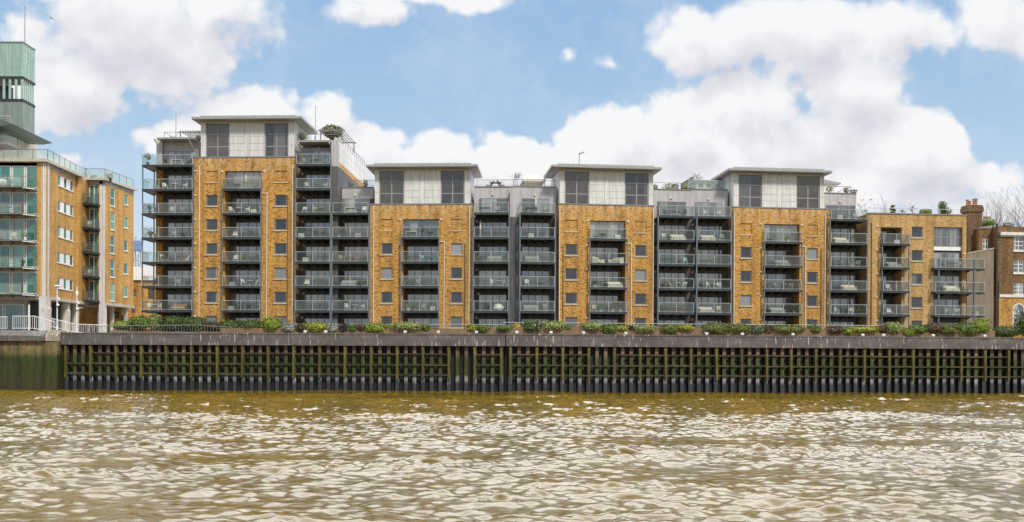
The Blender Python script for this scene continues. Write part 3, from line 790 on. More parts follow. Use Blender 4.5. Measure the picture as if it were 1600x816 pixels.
# ================================================================== LEFT: BLOCK WITH GREEN GLASS
TL = thing('apartment_block', 'left apartment block of mustard brick and green glass raised on concrete pillars', 'apartment block', FW, (-58, 109.7, GZ))
def left_block(T):
    XA = -51.6; YA = 109.7; YB = 118.35; XB = -52.0
    zr = 24.98; zs = 10.07; XL = -76
    lev = [10.24 + 2.926*i for i in range(5)]
    # pale structural frame of the river front
    fm = MB()
    fm.box(XL, XA-.75, YA+.1, YA+12, zs-.2, zr-.003)
    part('front_wall', fm, M['beige_trim'], T)
    cl = MB(); cl.box(XA-.74, XA-.02, YA, YA+.8, GZ, zr-.004); cl.box(XA-.52, XA-.47, YA-.02, YA+.5, zs, zr-.05)
    part('corner_column', cl, M['white_column'], T)
    pipe(T, XA-.28, zs, zr-.2, v=YA-.06, r=.05, m='white')
    sl = MB()
    sl.box(XL, XA+.25, YA-.45, YA+.095, zr, zr+.34); part('roof_edge', sl, M['beige_trim'], T)
    for i, z in enumerate(lev):
        tb = MB(); tb.box(XL, XA-.76, YA-.05, YA+.095, z-.12, z+.14); part('floor_band', tb, M['beige_trim'], T)
        n = 11; xr = XA-.82
        for j in range(7):
            b = xr - j*1.56; a = b-1.39
            window(T, a, b, z+.2, z+2.62, YA-.0, 1, 1, fm='frame_white', pm='pane_teal', sill=False, name='tall_window', fw=.08)
        # shallow bow balconies on raking brackets
        x1 = XA-1.0; x0 = XA-12.0
        bm = MB(); bm.box(x0, x1-.9, YA-1.5, YA-.06, z+.02, z+.14)
        bm.prism([(x1-.9, YA-1.5), (x1, YA-.5), (x1, YA-.06), (x1-.9, YA-.06)], 'z', z+.02, z+.14)
        for j in range(8):
            xx = x1-1.0-j*1.5
            bm.prism([(YA-1.5, z+.02), (YA-.06, z+.02), (YA-.06, z-.3), (YA-1.1, z-.12)], 'u', xx-.05, xx+.05)
        bl = part('balcony', bm, M['frame'], T)
        rl = MB(); zt = z+1.22
        pts = [(x0, YA-1.5), (x1-.9, YA-1.5), (x1, YA-.5)]
        for p, q in zip(pts[:-1], pts[1:]): rl.tube((*p, zt), (*q, zt), .035, .035, 5); rl.tube((*p, z+.45), (*q, z+.45), .015, .015, 4)
        for j in range(8): xx = x1-1.0-j*1.5; rl.box(xx-.03, xx+.03, YA-1.53, YA-1.47, z+.1, zt)
        rl.box(x1-.03, x1+.03, YA-.53, YA-.47, z+.1, zt)
        part('railing', rl, M['frame'], bl)
        g = MB(); g.box(x0, x1-.95, YA-1.507, YA-1.493, z+.2, zt-.08); part('glass_screen', g, M['screen_clear'], bl)
        bb = MB(); bb.prism([(x1-.86, YA-1.46), (x1+.05, YA-.46), (x1+.05, YA-.40), (x1-.86, YA-1.40)], 'z', z-.06, z+.015); part('bracket', bb, M['white'], bl)
        SEATS.setdefault('LA', {})[i+1] = (FW, x1-7, x1-.6, z+.14)
    # brick side facing the gap
    def side(name, xa, ya, xb, yb, z0, z1, wins, mat, thick=1.0):
        d = Vector((xb-xa, yb-ya)); L = d.length; d /= L
        nrm = Vector((d.y, -d.x))   # outward, towards +x
        fr = Frame(xa, ya, math.atan2(d.y, d.x))
        mb = MB(); wall_holes(mb, 0, L, z0, z1, [(w[0], w[1], w[2], w[3], .16, False) for w in wins], 0, thick)
        # place in site axes of FW
        def cv(m2):
            m2.v = [fr.world(*p) for p in m2.v]; return m2
        part(name, cv(mb), mat, T)
        for w in wins:
            fm2 = MB(); a, b, c, e = w[:4]; fw = .07
            fm2.box(a,a+fw,.05,.13,c,e); fm2.box(b-fw,b,.05,.13,c,e); fm2.box(a+fw,b-fw,.05,.13,c,c+fw); fm2.box(a+fw,b-fw,.05,.13,e-fw,e)
            for k in range(1, w[4]):
                x = a+(b-a)*k/w[4]; hw = .09
                fm2.box(x-hw, x+hw, .045, .125, c+fw, e-fw)
            if w[5]: fm2.box(a+fw, b-fw, .046, .124, c+(e-c)*.45, c+(e-c)*.45+.09)
            if w[4] == 5: fm2.box(a+(b-a)*.24, a+(b-a)*.40, .047, .12, c+fw, e-fw); fm2.box(a+(b-a)*.63, a+(b-a)*.78, .047, .12, c+fw, e-fw)
            wf = part('window', cv(fm2), M['frame_white'], T)
            pn = MB(); pn.box(a+.05, b-.05, .085, .095, c+.05, e-.05); part('pane', cv(pn), M['pane_teal'], wf)
            sb = MB(); sb.box(a-.06, b+.06, -.07, .1, c-.09, c-.003); part('sill', cv(sb), M['frame_white'], wf)
        return fr, L
    L1 = YB-YA
    wins = []
    for z in lev: wins.append((3.1, 7.6, z+1.07, z+2.3, 5, False))
    side('brick_wall', XA, YA+.01, XB, YB, zs+.1, zr-.01, wins, M['brick_left'])
    fl = MB(); fl.box(XA-6, XA+.12, YA+.55, YB+3, zs-.25, zs+.095); part('floor_edge', fl, M['beige_trim'], T)
    cm = MB(); cm.box(XA-1, XA+.22, YA+.1, YB+.5, zr+.001, zr+.3); part('side_roof_edge', cm, M['beige_trim'], T)
    # set-forward wing with the small balconies
    XC, YC, XD, YD = -49.6, 120.8, -48.9, 128.0
    sp = MB(); sp.box(XB-.4, XC-.75, YC+.3, YC+6, zs-.2, zr-.02); part('stair_wall', sp, M['beige_trim'], T)
    bs = MB(); bs.box(XB-.5, XB+.30, YB-.3, YC+.29, zs-.2, zr-.03); part('inner_brick_wall', bs, M['brick_left'], T)
    cc = MB(); cc.box(XC-.74, XC-.36, YC, YC+.5, GZ, zr-.01); cc.box(XC-.33, XC-.03, YC+.05, YC+.6, GZ, zr-.012); part('corner_column', cc, M['white_column'], T)
    for i, z in enumerate(lev):
        window(T, XB+.35, XC-.85, z+.1, z+2.57, YC+.2, 2, 1, fm='frame_white', pm='pane_teal', sill=False, name='tall_window', fw=.09)
        fb = MB(); fb.box(XB+.32, XC-.76, YC+.1, YC+.29, z-.25, z+.05); part('floor_band', fb, M['beige_trim'], T)
        x0, x1 = XB-.25, XC-.62; y0 = YC-1.6
        bm = MB(); bm.prism([(x0, YC+.09), (x0, y0), (x1-.5, y0), (x1, YC-.5), (x1, YC+.09)], 'z', z-.16, z+.1)
        for xx in (x0+.5, x0+1.6): bm.prism([(y0, z-.1), (YC, z-.1), (YC, z-.4), (y0+.4, z-.2)], 'u', xx-.05, xx+.05)
        bl = part('balcony', bm, M['charcoal'], T)
        rl = MB(); zt = z+1.2; pts = [(x0, YC-.1), (x0, y0), (x1-.5, y0), (x1, YC-.5)]
        for p, q in zip(pts[:-1], pts[1:]): rl.tube((*p, zt), (*q, zt), .03, .03, 5)
        for p in pts[1:]: rl.tube((*p, z), (*p, zt), .025, .025, 5)
        part('railing', rl, M['charcoal'], bl)
        g = MB()
        for p, q in zip(pts[:-1], pts[1:]): g.quad((*p, z+.06), (*q, z+.06), (*q, zt-.06), (*p, zt-.06))
        part('glass_screen', g, M['screen_teal'], bl)
        SEATS.setdefault('LB', {})[i+1] = (FW, x0+.2, x1-.4, z+.06)
    wins = []
    for z in lev:
        wins.append((1.23, 2.3, z+.2, z+2.4, 1, True)); wins.append((4.65, 5.72, z+.9, z+2.25, 1, False))
    side('end_brick_wall', XC, YC+.06, XD, YD, zs+.1, zr-.02, wins, M['brick_left'])
    cm = MB(); cm.box(XB-1, XC+.25, YC-.5, YC+.6, zr+.0, zr+.3); cm.prism([(XC-1, YC+.6), (XC+.25, YC+.6), (XD+.4, YD+.3), (XD-1, YD+.3)], 'z', zr, zr+.28); part('side_roof_edge', cm, M['beige_trim'], T)
    fl = MB(); fl.prism([(XB-3, YC+.3), (XC+.1, YC+.3), (XD+.15, YD+.2), (XB-3, YD+.2)], 'z', zs-.25, zs+.095); part('floor_edge', fl, M['beige_trim'], T)
    # undercroft
    for (x, y, r) in ((XA-.3, YA+.6, .62), (XA-.6, YA+6.2, .55), (XA-.7, YA+8.9, .5), (XC-.9, YC+1, .42), (XD-.5, YD-1.2, .3), (XC-.6, YC+3.6, .3)):
        pl = MB(); pl.lathe((x, y, GZ-.1), [(r*.85, 0), (r, 2.9), (r*1.02, 3.2), (r*.9, 3.3), (r*.9, zs-.25-GZ+.1)], 14); part('pillar', pl, M['column_concrete'], T)
    bk = MB(); bk.box(XL, XA-3.2, YA+2.2, YA+2.6, GZ-.1, zs-.21); part('undercroft_wall', bk, M['beige_trim'], T)
    for j in range(5):
        window(T, XA-5.6-j*2.4, XA-3.4-j*2.4, GZ+.4, zs-.7, YA+2.1, 1, 1, fm='frame_white', pm='pane_teal', sill=False, name='shop_window')
    bk = MB(); bk.box(XA-3.19, XA-1.6, YA+3, YA+12, GZ-.1, zs-.26); part('undercroft_wall', bk, M['pipe_dark'], T)
    bk = MB(); bk.box(XA-9, XD-1.2, YD-.6, YD, GZ-.1, zs-.26); part('undercroft_back', bk, M['brick_left'], T)
    for (a, b, c, e) in ((-51.4, -50.5, 8.5, 9.3), (-50.1, -49.6, 6.5, 8.9)):
        window(T, a, b, c, e, YD-.72, 1, 1, fm='pipe_dark', pm='pane', sill=False, name='undercroft_window')
    rf = MB(); rf.prism([(XL, YA+.1), (XA, YA+.1), (XB, YB), (XB, YC), (XC, YC), (XD, YD), (XL, YD)], 'z', zr-.4, zr-.03); part('flat_roof', rf, M['soffit'], T)
    terrace_rail(T, [(XL, YA+.2), (XA+.05, YA+.2), (XB-.1, YB-.2), (XB-.1, YC+.1), (XC-.1, YC+.1), (XD-.1, YD)], zr+.3, 1.15, step=1.55, glass='screen_clear')
    # set-back top storeys, terrace and sweeping canopy
    tw = MB(); tw.box(XL-4, -59.5, 115.5, 124, zr-.05, 30.05); part('penthouse_wall', tw, M['beige_trim'], T)
    for j in range(4): 
        for zz in (zr+.2, zr+2.9): window(T, -61.2-j*1.82, -59.6-j*1.82, zz, zz+2.1, 115.4, 1, 1, fm='frame_white', pm='pane_teal', sill=False, name='penthouse_window')
    ter = MB(); ter.box(XL-4, -57.4, 112.6, 115.3, 27.6, 27.87); tr = part('upper_terrace', ter, M['frame'], T)
    terrace_rail(T, [(XL-4, 112.7), (-59.1, 112.7), (-57.5, 115.1)], 27.87, 1.1, step=1.5, glass='screen_clear', name='upper_terrace_railing')
    cn = MB()
    cn.prism([(-56.6, 29.79), (-57.35, 30.11), (-60.45, 31.45), (-64.2, 33.27), (-70.6, 35.94), (-77, 37.87), (-77, 35.09), (-70.6, 32.95), (-64.2, 30.38), (-61, 29.68), (-57.8, 29.58)], 'v', 112.1, 122)
    part('canopy', cn, M['canopy'], T)
left_block(TL)

TW = thing('lift_tower', 'pale teal clad rooftop tower with an open louvred storey, far left edge', 'tower', FW, (-68, 127.8, 24))
def tower(T):
    x0, x1, y0, y1 = -75.0, -62.4, 126.3, 129.4
    zt = 43.5
    def seg(name, z0, z1, mat, ribs):
        m = MB(); m.box(x0, x1, y0, y1, z0, z1)
        if ribs:
            n = 26
            for i in range(n):
                a = x0 + (x1-x0)*i/n
                m.box(a, a+.09, y0-.07, y0-.002, z0+.02, z1-.02)
            for i in range(4): m.box(x1+.002, x1+.035, y0+.5+i*.7, y0+.56+i*.7, z0+.02, z1-.02)
        return part(name, m, mat, T)
    seg('upper_cladding', 39.2, zt, M['teal_cladding'], True)
    cp = MB(); cp.box(x0-.1, x1+.08, y0-.12, y1+.08, zt+.003, zt+.13); part('coping', cp, M['soffit'], T)
    fl = MB(); fl.box(x0, x1+.06, y0-.08, y1+.06, 38.9, 39.197); part('floor_edge', fl, M['charcoal'], T)
    fl = MB(); fl.box(x0, x1+.06, y0-.08, y1+.06, 36.0, 36.32); part('floor_edge', fl, M['charcoal'], T)
    lv = MB()
    n = 17
    for i in range(n):
        a = x0 + (x1-x0-.3)*i/(n-1)
        lv.box(a, a+.3, y0, y0+.12, 36.32, 38.9)
    for i in range(5): b = y0+.45+i*.55; lv.box(x1-.12, x1, b, b+.2, 36.32, 38.9)
    part('louvre_screen', lv, M['teal_cladding'], T)
    cr = MB(); cr.box(x0, -68, y0+.9, y1-.7, 36.33, 38.89); cr.box(-65.9, -64.8, y0+1, y1-.8, 36.33, 38.3); part('plant_room', cr, M['charcoal'], T)
    seg('lower_cladding', 23.8, 36.0, M['teal_dark'], True)
    vn = MB()
    vn.box(-65.7, -63.8, y0-.16, y0-.10, 32.4, 34.2)
    for i in range(7): vn.box(-65.6, -63.9, y0-.22, y0-.162, 32.5+i*.24, 32.61+i*.24)
    part('vent_grille', vn, M['fascia'], T)
tower(TW)
fp = MB(); xp = -58.0*1.0; fp.tube((-63.0, 127.9, 43.64), (-63.0, 127.9, 48.6), .07, .05, 6); fp.lathe((-63.0,127.9,48.6), [(.06,0),(.09,.06),(.06,.13),(0.001,.16)], 8)
solo('mast', fp, M['soffit'], FW, (-63.0,127.9,43.64), 'thin grey mast on top of the teal tower', 'mast')

# low brick building and crane seen through the gap
TG = thing('low_brick_building', 'low yellow brick building with sloping grey slate roof, seen in the gap at left', 'building', FW, (-49, 138, GZ))
def gap_building(T):
    Y = 138.0
    def X(px): return (px-800)/F*Y
    def Z(py): return ZC+(565-py-2.6)/F*Y
    a = MB(); x0, x1 = X(180), X(262); z1 = Z(438)
    wl = [(X(206.5), X(212.5), Z(462.5), Z(452.5), .2, False), (X(205), X(212), Z(489), Z(479), .2, False), (X(231), X(241), Z(467), Z(450), .2, False)]
    wall_holes(a, x0, x1, GZ-.2, z1, wl, Y, Y+9); part('brick_wall', a, M['brick'], T)
    for w in wl: window(T, w[0], w[1], w[2], w[3], Y+.12, 1, 1, fm='pipe_dark', pm='pane', sill=False)
    r = MB(); r.prism([(Y-.3, z1+.003), (Y+9, z1+.003), (Y+5, z1+2.4)], 'u', x0, x1)
    part('roof', r, M['slate'], T)
gap_building(TG)
TC = thing('tower_crane', 'small blue tower crane far off in the gap between buildings', 'crane', FW, (-92, 245, GZ))
def crane(T):
    Y = 245.0; X = (213.5-800)/F*Y
    def Z(py): return ZC+(565-py-2.6)/F*Y
    m = MB(); w = .62
    zt = Z(392)
    for sx in (-w, w):
        for sy in (-w, w): m.box(X+sx-.09, X+sx+.09, Y+sy-.09, Y+sy+.09, GZ, zt)
    z = GZ+1; k = 0
    while z < zt-1.5:
        for sy in (-w, w):
            m.tube((X-w, Y+sy, z), (X+w, Y+sy, z+1.4), .06, .06, 4) if k % 2 else m.tube((X+w, Y+sy, z), (X-w, Y+sy, z+1.4), .06, .06, 4)
            m.box(X-w, X+w, Y+sy-.05, Y+sy+.05, z-.05, z+.05)
        z += 1.4; k += 1
    part('mast', m, M['soffit'], T)
    c = MB(); c.box(X-1.1, X+.9, Y-1, Y+1, zt+.003, zt+1.0); c.box(X-.7, X+.8, Y-.8, Y+.8, zt+1.003, zt+2.4); part('cab', c, M['crane_blue'], T)
    j = MB()
    for o in (-.45, .45):
        j.tube((X+.4, Y+o, zt+1.2), (X+3.6, Y+o, Z(356)), .10, .07, 5)
    j.tube((X+.2, Y, zt+2.0), (X+3.7, Y, Z(354)), .08, .07, 5)
    for i in range(9):
        t = i/9; t2 = (i+1)/9
        j.tube((X+.4+3.2*t, Y-.45, zt+1.2+(Z(356)-zt-1.2)*t), (X+.2+3.5*t2, Y, zt+2+(Z(354)-zt-2)*t2), .04, .04, 4)
    part('jib', j, M['soffit'], T)
    b = MB(); b.box(X-2.9, X-1.2, Y-.7, Y+.7, zt+.3, zt+1.3); b.tube((X-2.2, Y, zt+1.3), (X-.3, Y, zt+3.4), .08, .08, 5); b.tube((X-.3, Y, zt+2.4), (X-.3, Y, zt+3.5), .1, .1, 5); part('counterweight', b, M['soffit'], T)
crane(TC)

# ================================================================== RIGHT: OLD HOUSE
TH = thing('brick_house', 'old sooty brick house with white sash windows and an arched window at the right edge', 'house', FR, (FR.u(1580, 4), 4, GZ))
def old_house(T):
    fr = FR; V = 4.0
    u0 = fr.u(1557, V); u1 = u0+16; z1 = fr.z(1575, 354, V)
    holes = []; sash = []
    for col in range(3):
        a, b = fr.u(1584, V)+col*3.5, fr.u(1599.5, V)+col*3.5
        for (pt, pb) in ((370.5, 391), (406, 426), (442, 460)):
            holes.append((a, b, fr.z(1590, pb, V), fr.z(1590, pt, V), .2, False)); sash.append(holes[-1])
        holes.append((a-.12, b+.12, fr.z(1590, 510, V), fr.z(1590, 484, V), .2, False))
    zs_ = fr.z(1580, 463, V)
    up = MB(); wall_holes(up, u0, u1, zs_, z1, [h for h in holes if h[2] > zs_-.05 or h in sash], V, V+9); part('upper_brick_wall', up, M['brick_old'], T)
    lw = MB(); wall_holes(lw, u0, u1, GZ-.2, zs_, [h for h in holes if h not in sash], V, V+9)
    part('lower_brick_wall', lw, M['brick'], T)
    for h in sash:
        window(T, h[0], h[1], h[2], h[3], V+.08, 2, 3, fm='frame_white', pm='pane', sill=False, name='sash_window', fw=.07)
        sb = MB(); sb.box(h[0]-.15, h[1]+.15, V-.12, V+.06, h[2]-.22, h[2]-.004); part('window_sill', sb, M['stone_white'], T)
    for h in [h for h in holes if h not in sash]:
        a, b, c, d = h[:4]; m = (a+b)/2; r = (b-a)/2
        fm = MB(); k = 12
        # spandrel bricks round the arch and the fan head frame
        arcs = [(m-r*math.cos(PI*i/k), d+r*math.sin(PI*i/k)) for i in range(k+1)]
        arco = [(m-(r+.02-.12)*math.cos(PI*i/k), d+(r+.02-.12)*math.sin(PI*i/k)) for i in range(k+1)]
        for i in range(k): fm.prism([arcs[i], arcs[i+1], arco[i+1], arco[i]], 'v', V-.05, V+.04)
        fm.box(a, a+.1, V+.02, V+.14, c, d); fm.box(b-.1, b, V+.02, V+.14, c, d); fm.box(m-.04, m+.04, V+.03, V+.13, c, d+r*.85)
        fm.box(a+.1, b-.1, V+.025, V+.135, d-.05, d+.05)
        for i in range(1, 4): fm.box(a+.1, b-.1, V+.04, V+.12, c+(d-c)*i/4-.03, c+(d-c)*i/4+.03)
        wf = part('arched_window', fm, M['frame_white'], T)
        pn = MB(); pn.quad((a,V+.1,c),(b,V+.1,c),(b,V+.1,d),(a,V+.1,d)); pn.poly([(x, V-.012, z) for x, z in arco]); part('pane', pn, M['pane'], wf)
        sb = MB(); sb.box(a-.2, b+.2, V-.14, V+.06, c-.25, c-.004); part('window_sill', sb, M['stone_white'], T)
    cn = MB(); cn.box(fr.u(1561, V), u1, V-.35, V-.003, fr.z(1580, 368, V), fr.z(1580, 363.5, V)); cn.box(fr.u(1561.5, V), u1, V-.2, V-.004, fr.z(1580, 370, V), fr.z(1580, 368, V)-.003); part('cornice', cn, M['stone_white'], T)
    sc_ = MB(); sc_.box(fr.u(1561, V), u1, V-.14, V-.003, fr.z(1580, 464.8, V), fr.z(1580, 460.3, V)); part('string_course', sc_, M['stone_white'], T)
    pipe(T, fr.u(1556.5, V), GZ, fr.z(1557, 350, V), v=V-.1, r=.13, m='pipe_dark'); pipe(T, fr.u(1559.8, V), GZ, fr.z(1557, 440, V), v=V-.08, r=.05, m='pipe_dark')
    # stepped side part with the small white window
    V2 = 5.0
    a0, a1 = fr.u(1529, V2), u0-.01
    zl, zr_ = fr.z(1529, 357, V2), fr.z(1556, 353.5, V2)
    wn = (fr.u(1535, V2), fr.u(1544, V2), fr.z(1540, 389.5, V2), fr.z(1540, 372.5, V2))
    sw = MB(); wall_holes(sw, a0, a1, GZ-.2, zl, [(*wn, .2, False)], V2, V2+7); part('side_brick_wall', sw, M['brick_old'], T)
    window(T, *wn, V2+.06, 2, 2, fm='frame_white', pm='pane', sill=False, name='sash_window')
    cp = MB(); cp.prism([(a0-.05, zl+.003), (a1, zl+.003), (a1, zr_+.12), (a0-.05, zl+.1)], 'v', V2-.08, V2+.4); part('coping', cp, M['slate'], T)
    # stacks
    V3 = 6.0
    c0, c1 = fr.u(1512.5, V3), fr.u(1534.5, V3); zc = fr.z(1523, 331, V3); zt = fr.z(1523, 320.5, V3)
    ch = MB(); ch.box(c0, c1, V3, V3+1.5, GZ, zc); ch.box(c0-.12, c1+.12, V3-.12, V3+1.62, zc+.002, zc+(zt-zc)*.7); ch.box(c0-.05, c1+.05, V3-.05, V3+1.55, zc+(zt-zc)*.7+.002, zt)
    chim = part('chimney', ch, M['brick_red'], T)
    for px, h in ((1516.5, 9), (1520.5, 7), (1524.5, 10), (1530.5, 11)):
        x = fr.u(px, V3); pt = MB(); hh = h/13.2
        pt.lathe((x, V3+.5+.3*(h % 2), zt), [(.19, 0), (.2, .08), (.15, .16), (.15, hh), (.2, hh+.06), (.17, hh+.1), (.1, hh+.1)], 10); part('chimney_pot', pt, M['terracotta'], chim)
    V4 = 9.0
    ch = MB(); c0, c1 = fr.u(1538, V4), fr.u(1552, V4); zt = fr.z(1545, 346, V4); ch.box(c0, c1, V4, V4+1.2, GZ, zt); chim = part('chimney', ch, M['brick_red'], T)
    for px in (1541, 1545, 1549.5):
        x = fr.u(px, V4); pt = MB(); pt.lathe((x, V4+.5, zt), [(.18, 0), (.14, .1), (.14, .6), (.19, .66), (.1, .7)], 9); part('chimney_pot', pt, M['terracotta'], chim)
old_house(TH)
gw = MB(); V = 3.2
gw.prism([(FR.u(1511, V), GZ-.2), (FR.u(1552.5, V), GZ-.2), (FR.u(1552.5, V), FR.z(1552, 389, V)), (FR.u(1511, V), FR.z(1511, 397, V))], 'v', V, V+1.6)
TGW = thing('gable_wall', 'bare grey rendered gable wall between the end block and the old house', 'wall', FR, (FR.u(1530, V), V, GZ))
part('rendered_wall', gw, M['concrete'], TGW)
gc = MB(); za, zb = FR.z(1511, 397, V)+.003, FR.z(1552, 389, V)+.003
gc.prism([(FR.u(1511, V), za), (FR.u(1552.9, V), zb), (FR.u(1552.9, V), zb+.15), (FR.u(1511, V), za+.15)], 'v', V-.06, V+1.65); part('coping', gc, M['rubble'], TGW)

# ================================================================== THE QUAY
VW = -7.0
CAPZ0, CAPZ1 = 4.76, 6.04
postsL = [104,142.7,182.3,221.9,260.8,300.2,340.3,379.9,419.7,459.8,499.9,539.9,580.4,620.9,661,701.5,742,783.4]
postsR = [797.3,838.3,878.8,919.3,959.6,999.6,1039.2,1078.8,1118.4,1158,1197,1235,1273.7,1311.7,1349.6,1388.2,1425.6,1463.2,1500.4,1537.6,1574.4]
def quay(fr, posts, uL, uR, label, miss):
    T = thing('river_wall', label, 'river wall', fr, ((uL+uR)/2, VW, 0), 'sheet-piled river walls below the flats')
    us = [fr.u(p, VW, 570) for p in posts]
    pitch = 2.66
    while us[-1]+pitch < uR-.1: us.append(us[-1]+pitch)
    while us[0]-pitch > uL+.1: us.insert(0, us[0]-pitch)
    fl = []
    for a, b in zip(us[:-1], us[1:]):
        n = max(1, round((b-a)/.887)); fl += [a+(b-a)*i/n for i in range(n)]
    fl.append(us[-1])
    x = fl[0]-.887
    while x > uL: fl.insert(0, x); x -= .887
    x = fl[-1]+.887
    while x < uR: fl.append(x); x += .887
    hw = .185
    prof = []      # (u, v) going right
    pan = MB(); mb = MB(); rnd = random.Random(3)
    for a, b in zip(fl[:-1], fl[1:]):
        ia, ib = a+hw, b-hw; d = .42
        mb.quad((a-hw,VW,-1.5),(a+hw,VW,-1.5),(a+hw,VW,CAPZ0+.05),(a-hw,VW,CAPZ0+.05), 0)
        j = .0
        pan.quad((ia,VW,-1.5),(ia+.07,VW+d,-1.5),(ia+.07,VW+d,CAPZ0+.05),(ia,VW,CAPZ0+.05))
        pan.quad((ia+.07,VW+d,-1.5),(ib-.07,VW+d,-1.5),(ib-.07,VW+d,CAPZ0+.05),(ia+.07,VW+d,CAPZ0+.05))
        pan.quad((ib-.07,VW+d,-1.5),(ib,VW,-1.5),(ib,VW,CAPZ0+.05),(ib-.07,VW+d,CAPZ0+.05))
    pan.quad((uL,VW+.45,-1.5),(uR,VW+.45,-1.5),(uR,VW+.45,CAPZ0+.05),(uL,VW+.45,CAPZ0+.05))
    a = fl[-1]; mb.quad((a-hw,VW,-1.5),(a+hw,VW,-1.5),(a+hw,VW,CAPZ0+.05),(a-hw,VW,CAPZ0+.05), 0)
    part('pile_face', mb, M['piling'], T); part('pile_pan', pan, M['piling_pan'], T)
    cp = MB()
    cp.box(uL, uR, VW-.42, VW+.6, CAPZ0, CAPZ1-.13); cp.box(uL, uR, VW-.47, VW+.65, CAPZ1-.128, CAPZ1)
    part('capping_beam', cp, M['cap'], T)
    for i, u in enumerate(us):
        b = MB(); rr = random.Random(i*7+len(us)); zb = 1.36+rr.uniform(-.06, .06); h = .125
        t = rr.uniform(-.02, .02)
        zb += rr.uniform(-.1, .08); ln = rr.gauss(0, .025)
        b.prism([(u-h+ln, zb), (u+h+ln, zb), (u+h, CAPZ0-.03), (u-h, CAPZ0-.03)], 'v', VW-.27, VW-.02)
        b.box(u-h-.02, u+h+.02, VW-.29, VW-.271, CAPZ0-.4, CAPZ0-.05)
        part('fender_post', b, M['timber'], T)
        if i+1 < len(us):
            for r_, z in enumerate((3.90, 2.78, 1.74)):
                if (i, r_) in miss or us[i+1]-u < 1.5: continue
                dz = rr.uniform(-.03, .03); dz2 = rr.uniform(-.03, .03)
                q = MB(); q.prism([(u+h+.003, z-.07+dz), (us[i+1]-h-.003, z-.07+dz2), (us[i+1]-h-.003, z+.07+dz2), (u+h+.003, z+.07+dz)], 'v', VW-.21, VW-.03)
                part('fender_rail', q, M['timber_rail'], T)
    return T
uJ_L, uJ_R = FL.u(790, VW, 560), FR.u(790, VW, 560)
quay(FL, postsL, FL.u(98, VW, 560), uJ_L-.02, 'sheet-piled river wall with mossy timber fenders, upstream length left of the joint', {(0,0), (15,0), (15,1), (15,2)})
quay(FR, postsR, uJ_R+.02, FR.u(1830, VW, 560), 'sheet-piled river wall with mossy timber fenders, downstream length right of the joint', {(3,0), (14+6,0), (20,0)})
# old masonry embankment at the left
TE = thing('embankment_wall', 'old mossy river wall with sloping dark coping at the left edge', 'river wall', FL, (FL.u(40, VW), VW, 0))
e0, e1 = FL.u(-420, VW, 560), FL.u(97, VW, 560)-.01
m_ = MB(); zt_ = FL.z(50, 533, VW-1)
m_.prism([(VW-1.15, -1.5), (VW+1, -1.5), (VW+1, zt_), (VW-.95, zt_)], 'u', e0, e1)
for px in (33, 69, -20, -70): u = FL.u(px, VW-1); m_.box(u-.03, u+.03, VW-1.13, VW-1.0, .1, zt_-.02)
part('masonry_face', m_, M['moss_wall'], TE)
m_ = MB(); zc_ = FL.z(50, 516.5, VW)
for (pa, pb) in ((-420, 14), (15.2, 71)):
    a, b = FL.u(pa, VW-1), FL.u(pb, VW-1)
    m_.prism([(VW-1.35, zt_+.003), (VW+1, zt_+.003), (VW+1, zc_), (VW-.2, zc_), (VW-1.38, zt_+.55)], 'u', a, b)
part('sloping_coping', m_, M['cap'], TE)
m_ = MB(); a, b = FL.u(71.5, VW-1), e1
m_.prism([(VW-1.05, zt_+.003), (VW+1, zt_+.003), (VW+1, zc_+.02), (VW-.3, zc_+.02), (VW-1.1, zt_+.5)], 'u', a, b)
rr = random.Random(5)
for i in range(60):
    uu = rr.uniform(a+.1, b-.25); t = rr.random(); vv = VW-1.1+.75*t; zz = zt_+.5+(zc_+.02-zt_-.5)*t
    m_.box(uu, uu+rr.uniform(.1,.25), vv-.05, vv+.2, zz-.03, zz+rr.uniform(.02,.08))
part('rubble_end', m_, M['rubble'], TE)
#@@PART3
# ================================================================== GROUND, PLANTER, RAILINGS
g = MB(); zg = 5.70
pl_ = FL.world(FL.u(-420, VW), VW+.55, zg); pk = FL.world(uJ_L, VW+.55, zg); pr_ = FR.world(FR.u(1830, VW), VW+.55, zg)
g.poly([pl_, pk, pr_, (2500, 900, zg), (2500, 4000, zg), (-2500, 4000, zg), (-2500, 900, zg)])
structure('promenade_ground', g, plain('promenade_paving', (.22,.20,.18), .9, .15, .8))

VP = -5.2
TP = []
def planter(fr, ua, ub, label):
    T = thing('planter_bed', label, 'planter', fr, ((ua+ub)/2, VP, GZ), 'planter beds along the quay')
    zt = fr.z(fr_px(fr), 513.2, VP)
    a = MB(); a.box(ua, ub, VP, VP+.25, GZ-.1, zt); part('planter_front', a, M['planter'], T)
    a = MB(); a.prism([(VP+.252, zt-.06), (VP+2.2, zt+.0), (VP+2.2, GZ-.1), (VP+.252, GZ-.1)], 'u', ua, ub); part('soil', a, M['soil'], T)
    rl = MB(); zz = zt+.52; vr = VP+2.3
    rl.tube((ua, vr, zz), (ub, vr, zz), .035, .035, 5); rl.tube((ua, vr, zz-.35), (ub, vr, zz-.35), .018, .018, 4)
    n = int((ub-ua)/2.0)
    for i in range(n+1): x = ua+(ub-ua)*i/n; rl.tube((x, vr, zt-.3), (x, vr, zz), .022, .022, 4)
    part('handrail', rl, M['rail'], T)
    return zt
def fr_px(fr): return 600 if fr is FL else 1150
zpl = planter(FL, FL.u(345, VP), FL.u(790, VP)-.02, 'long ochre planter bed on the quay, half left of the central joint')
T = thing('planter_bed', 'low earth bed under the dark hedges behind the ramp railing', 'planter', FL, (FL.u(260, VP), VP, GZ), 'planter beds along the quay')
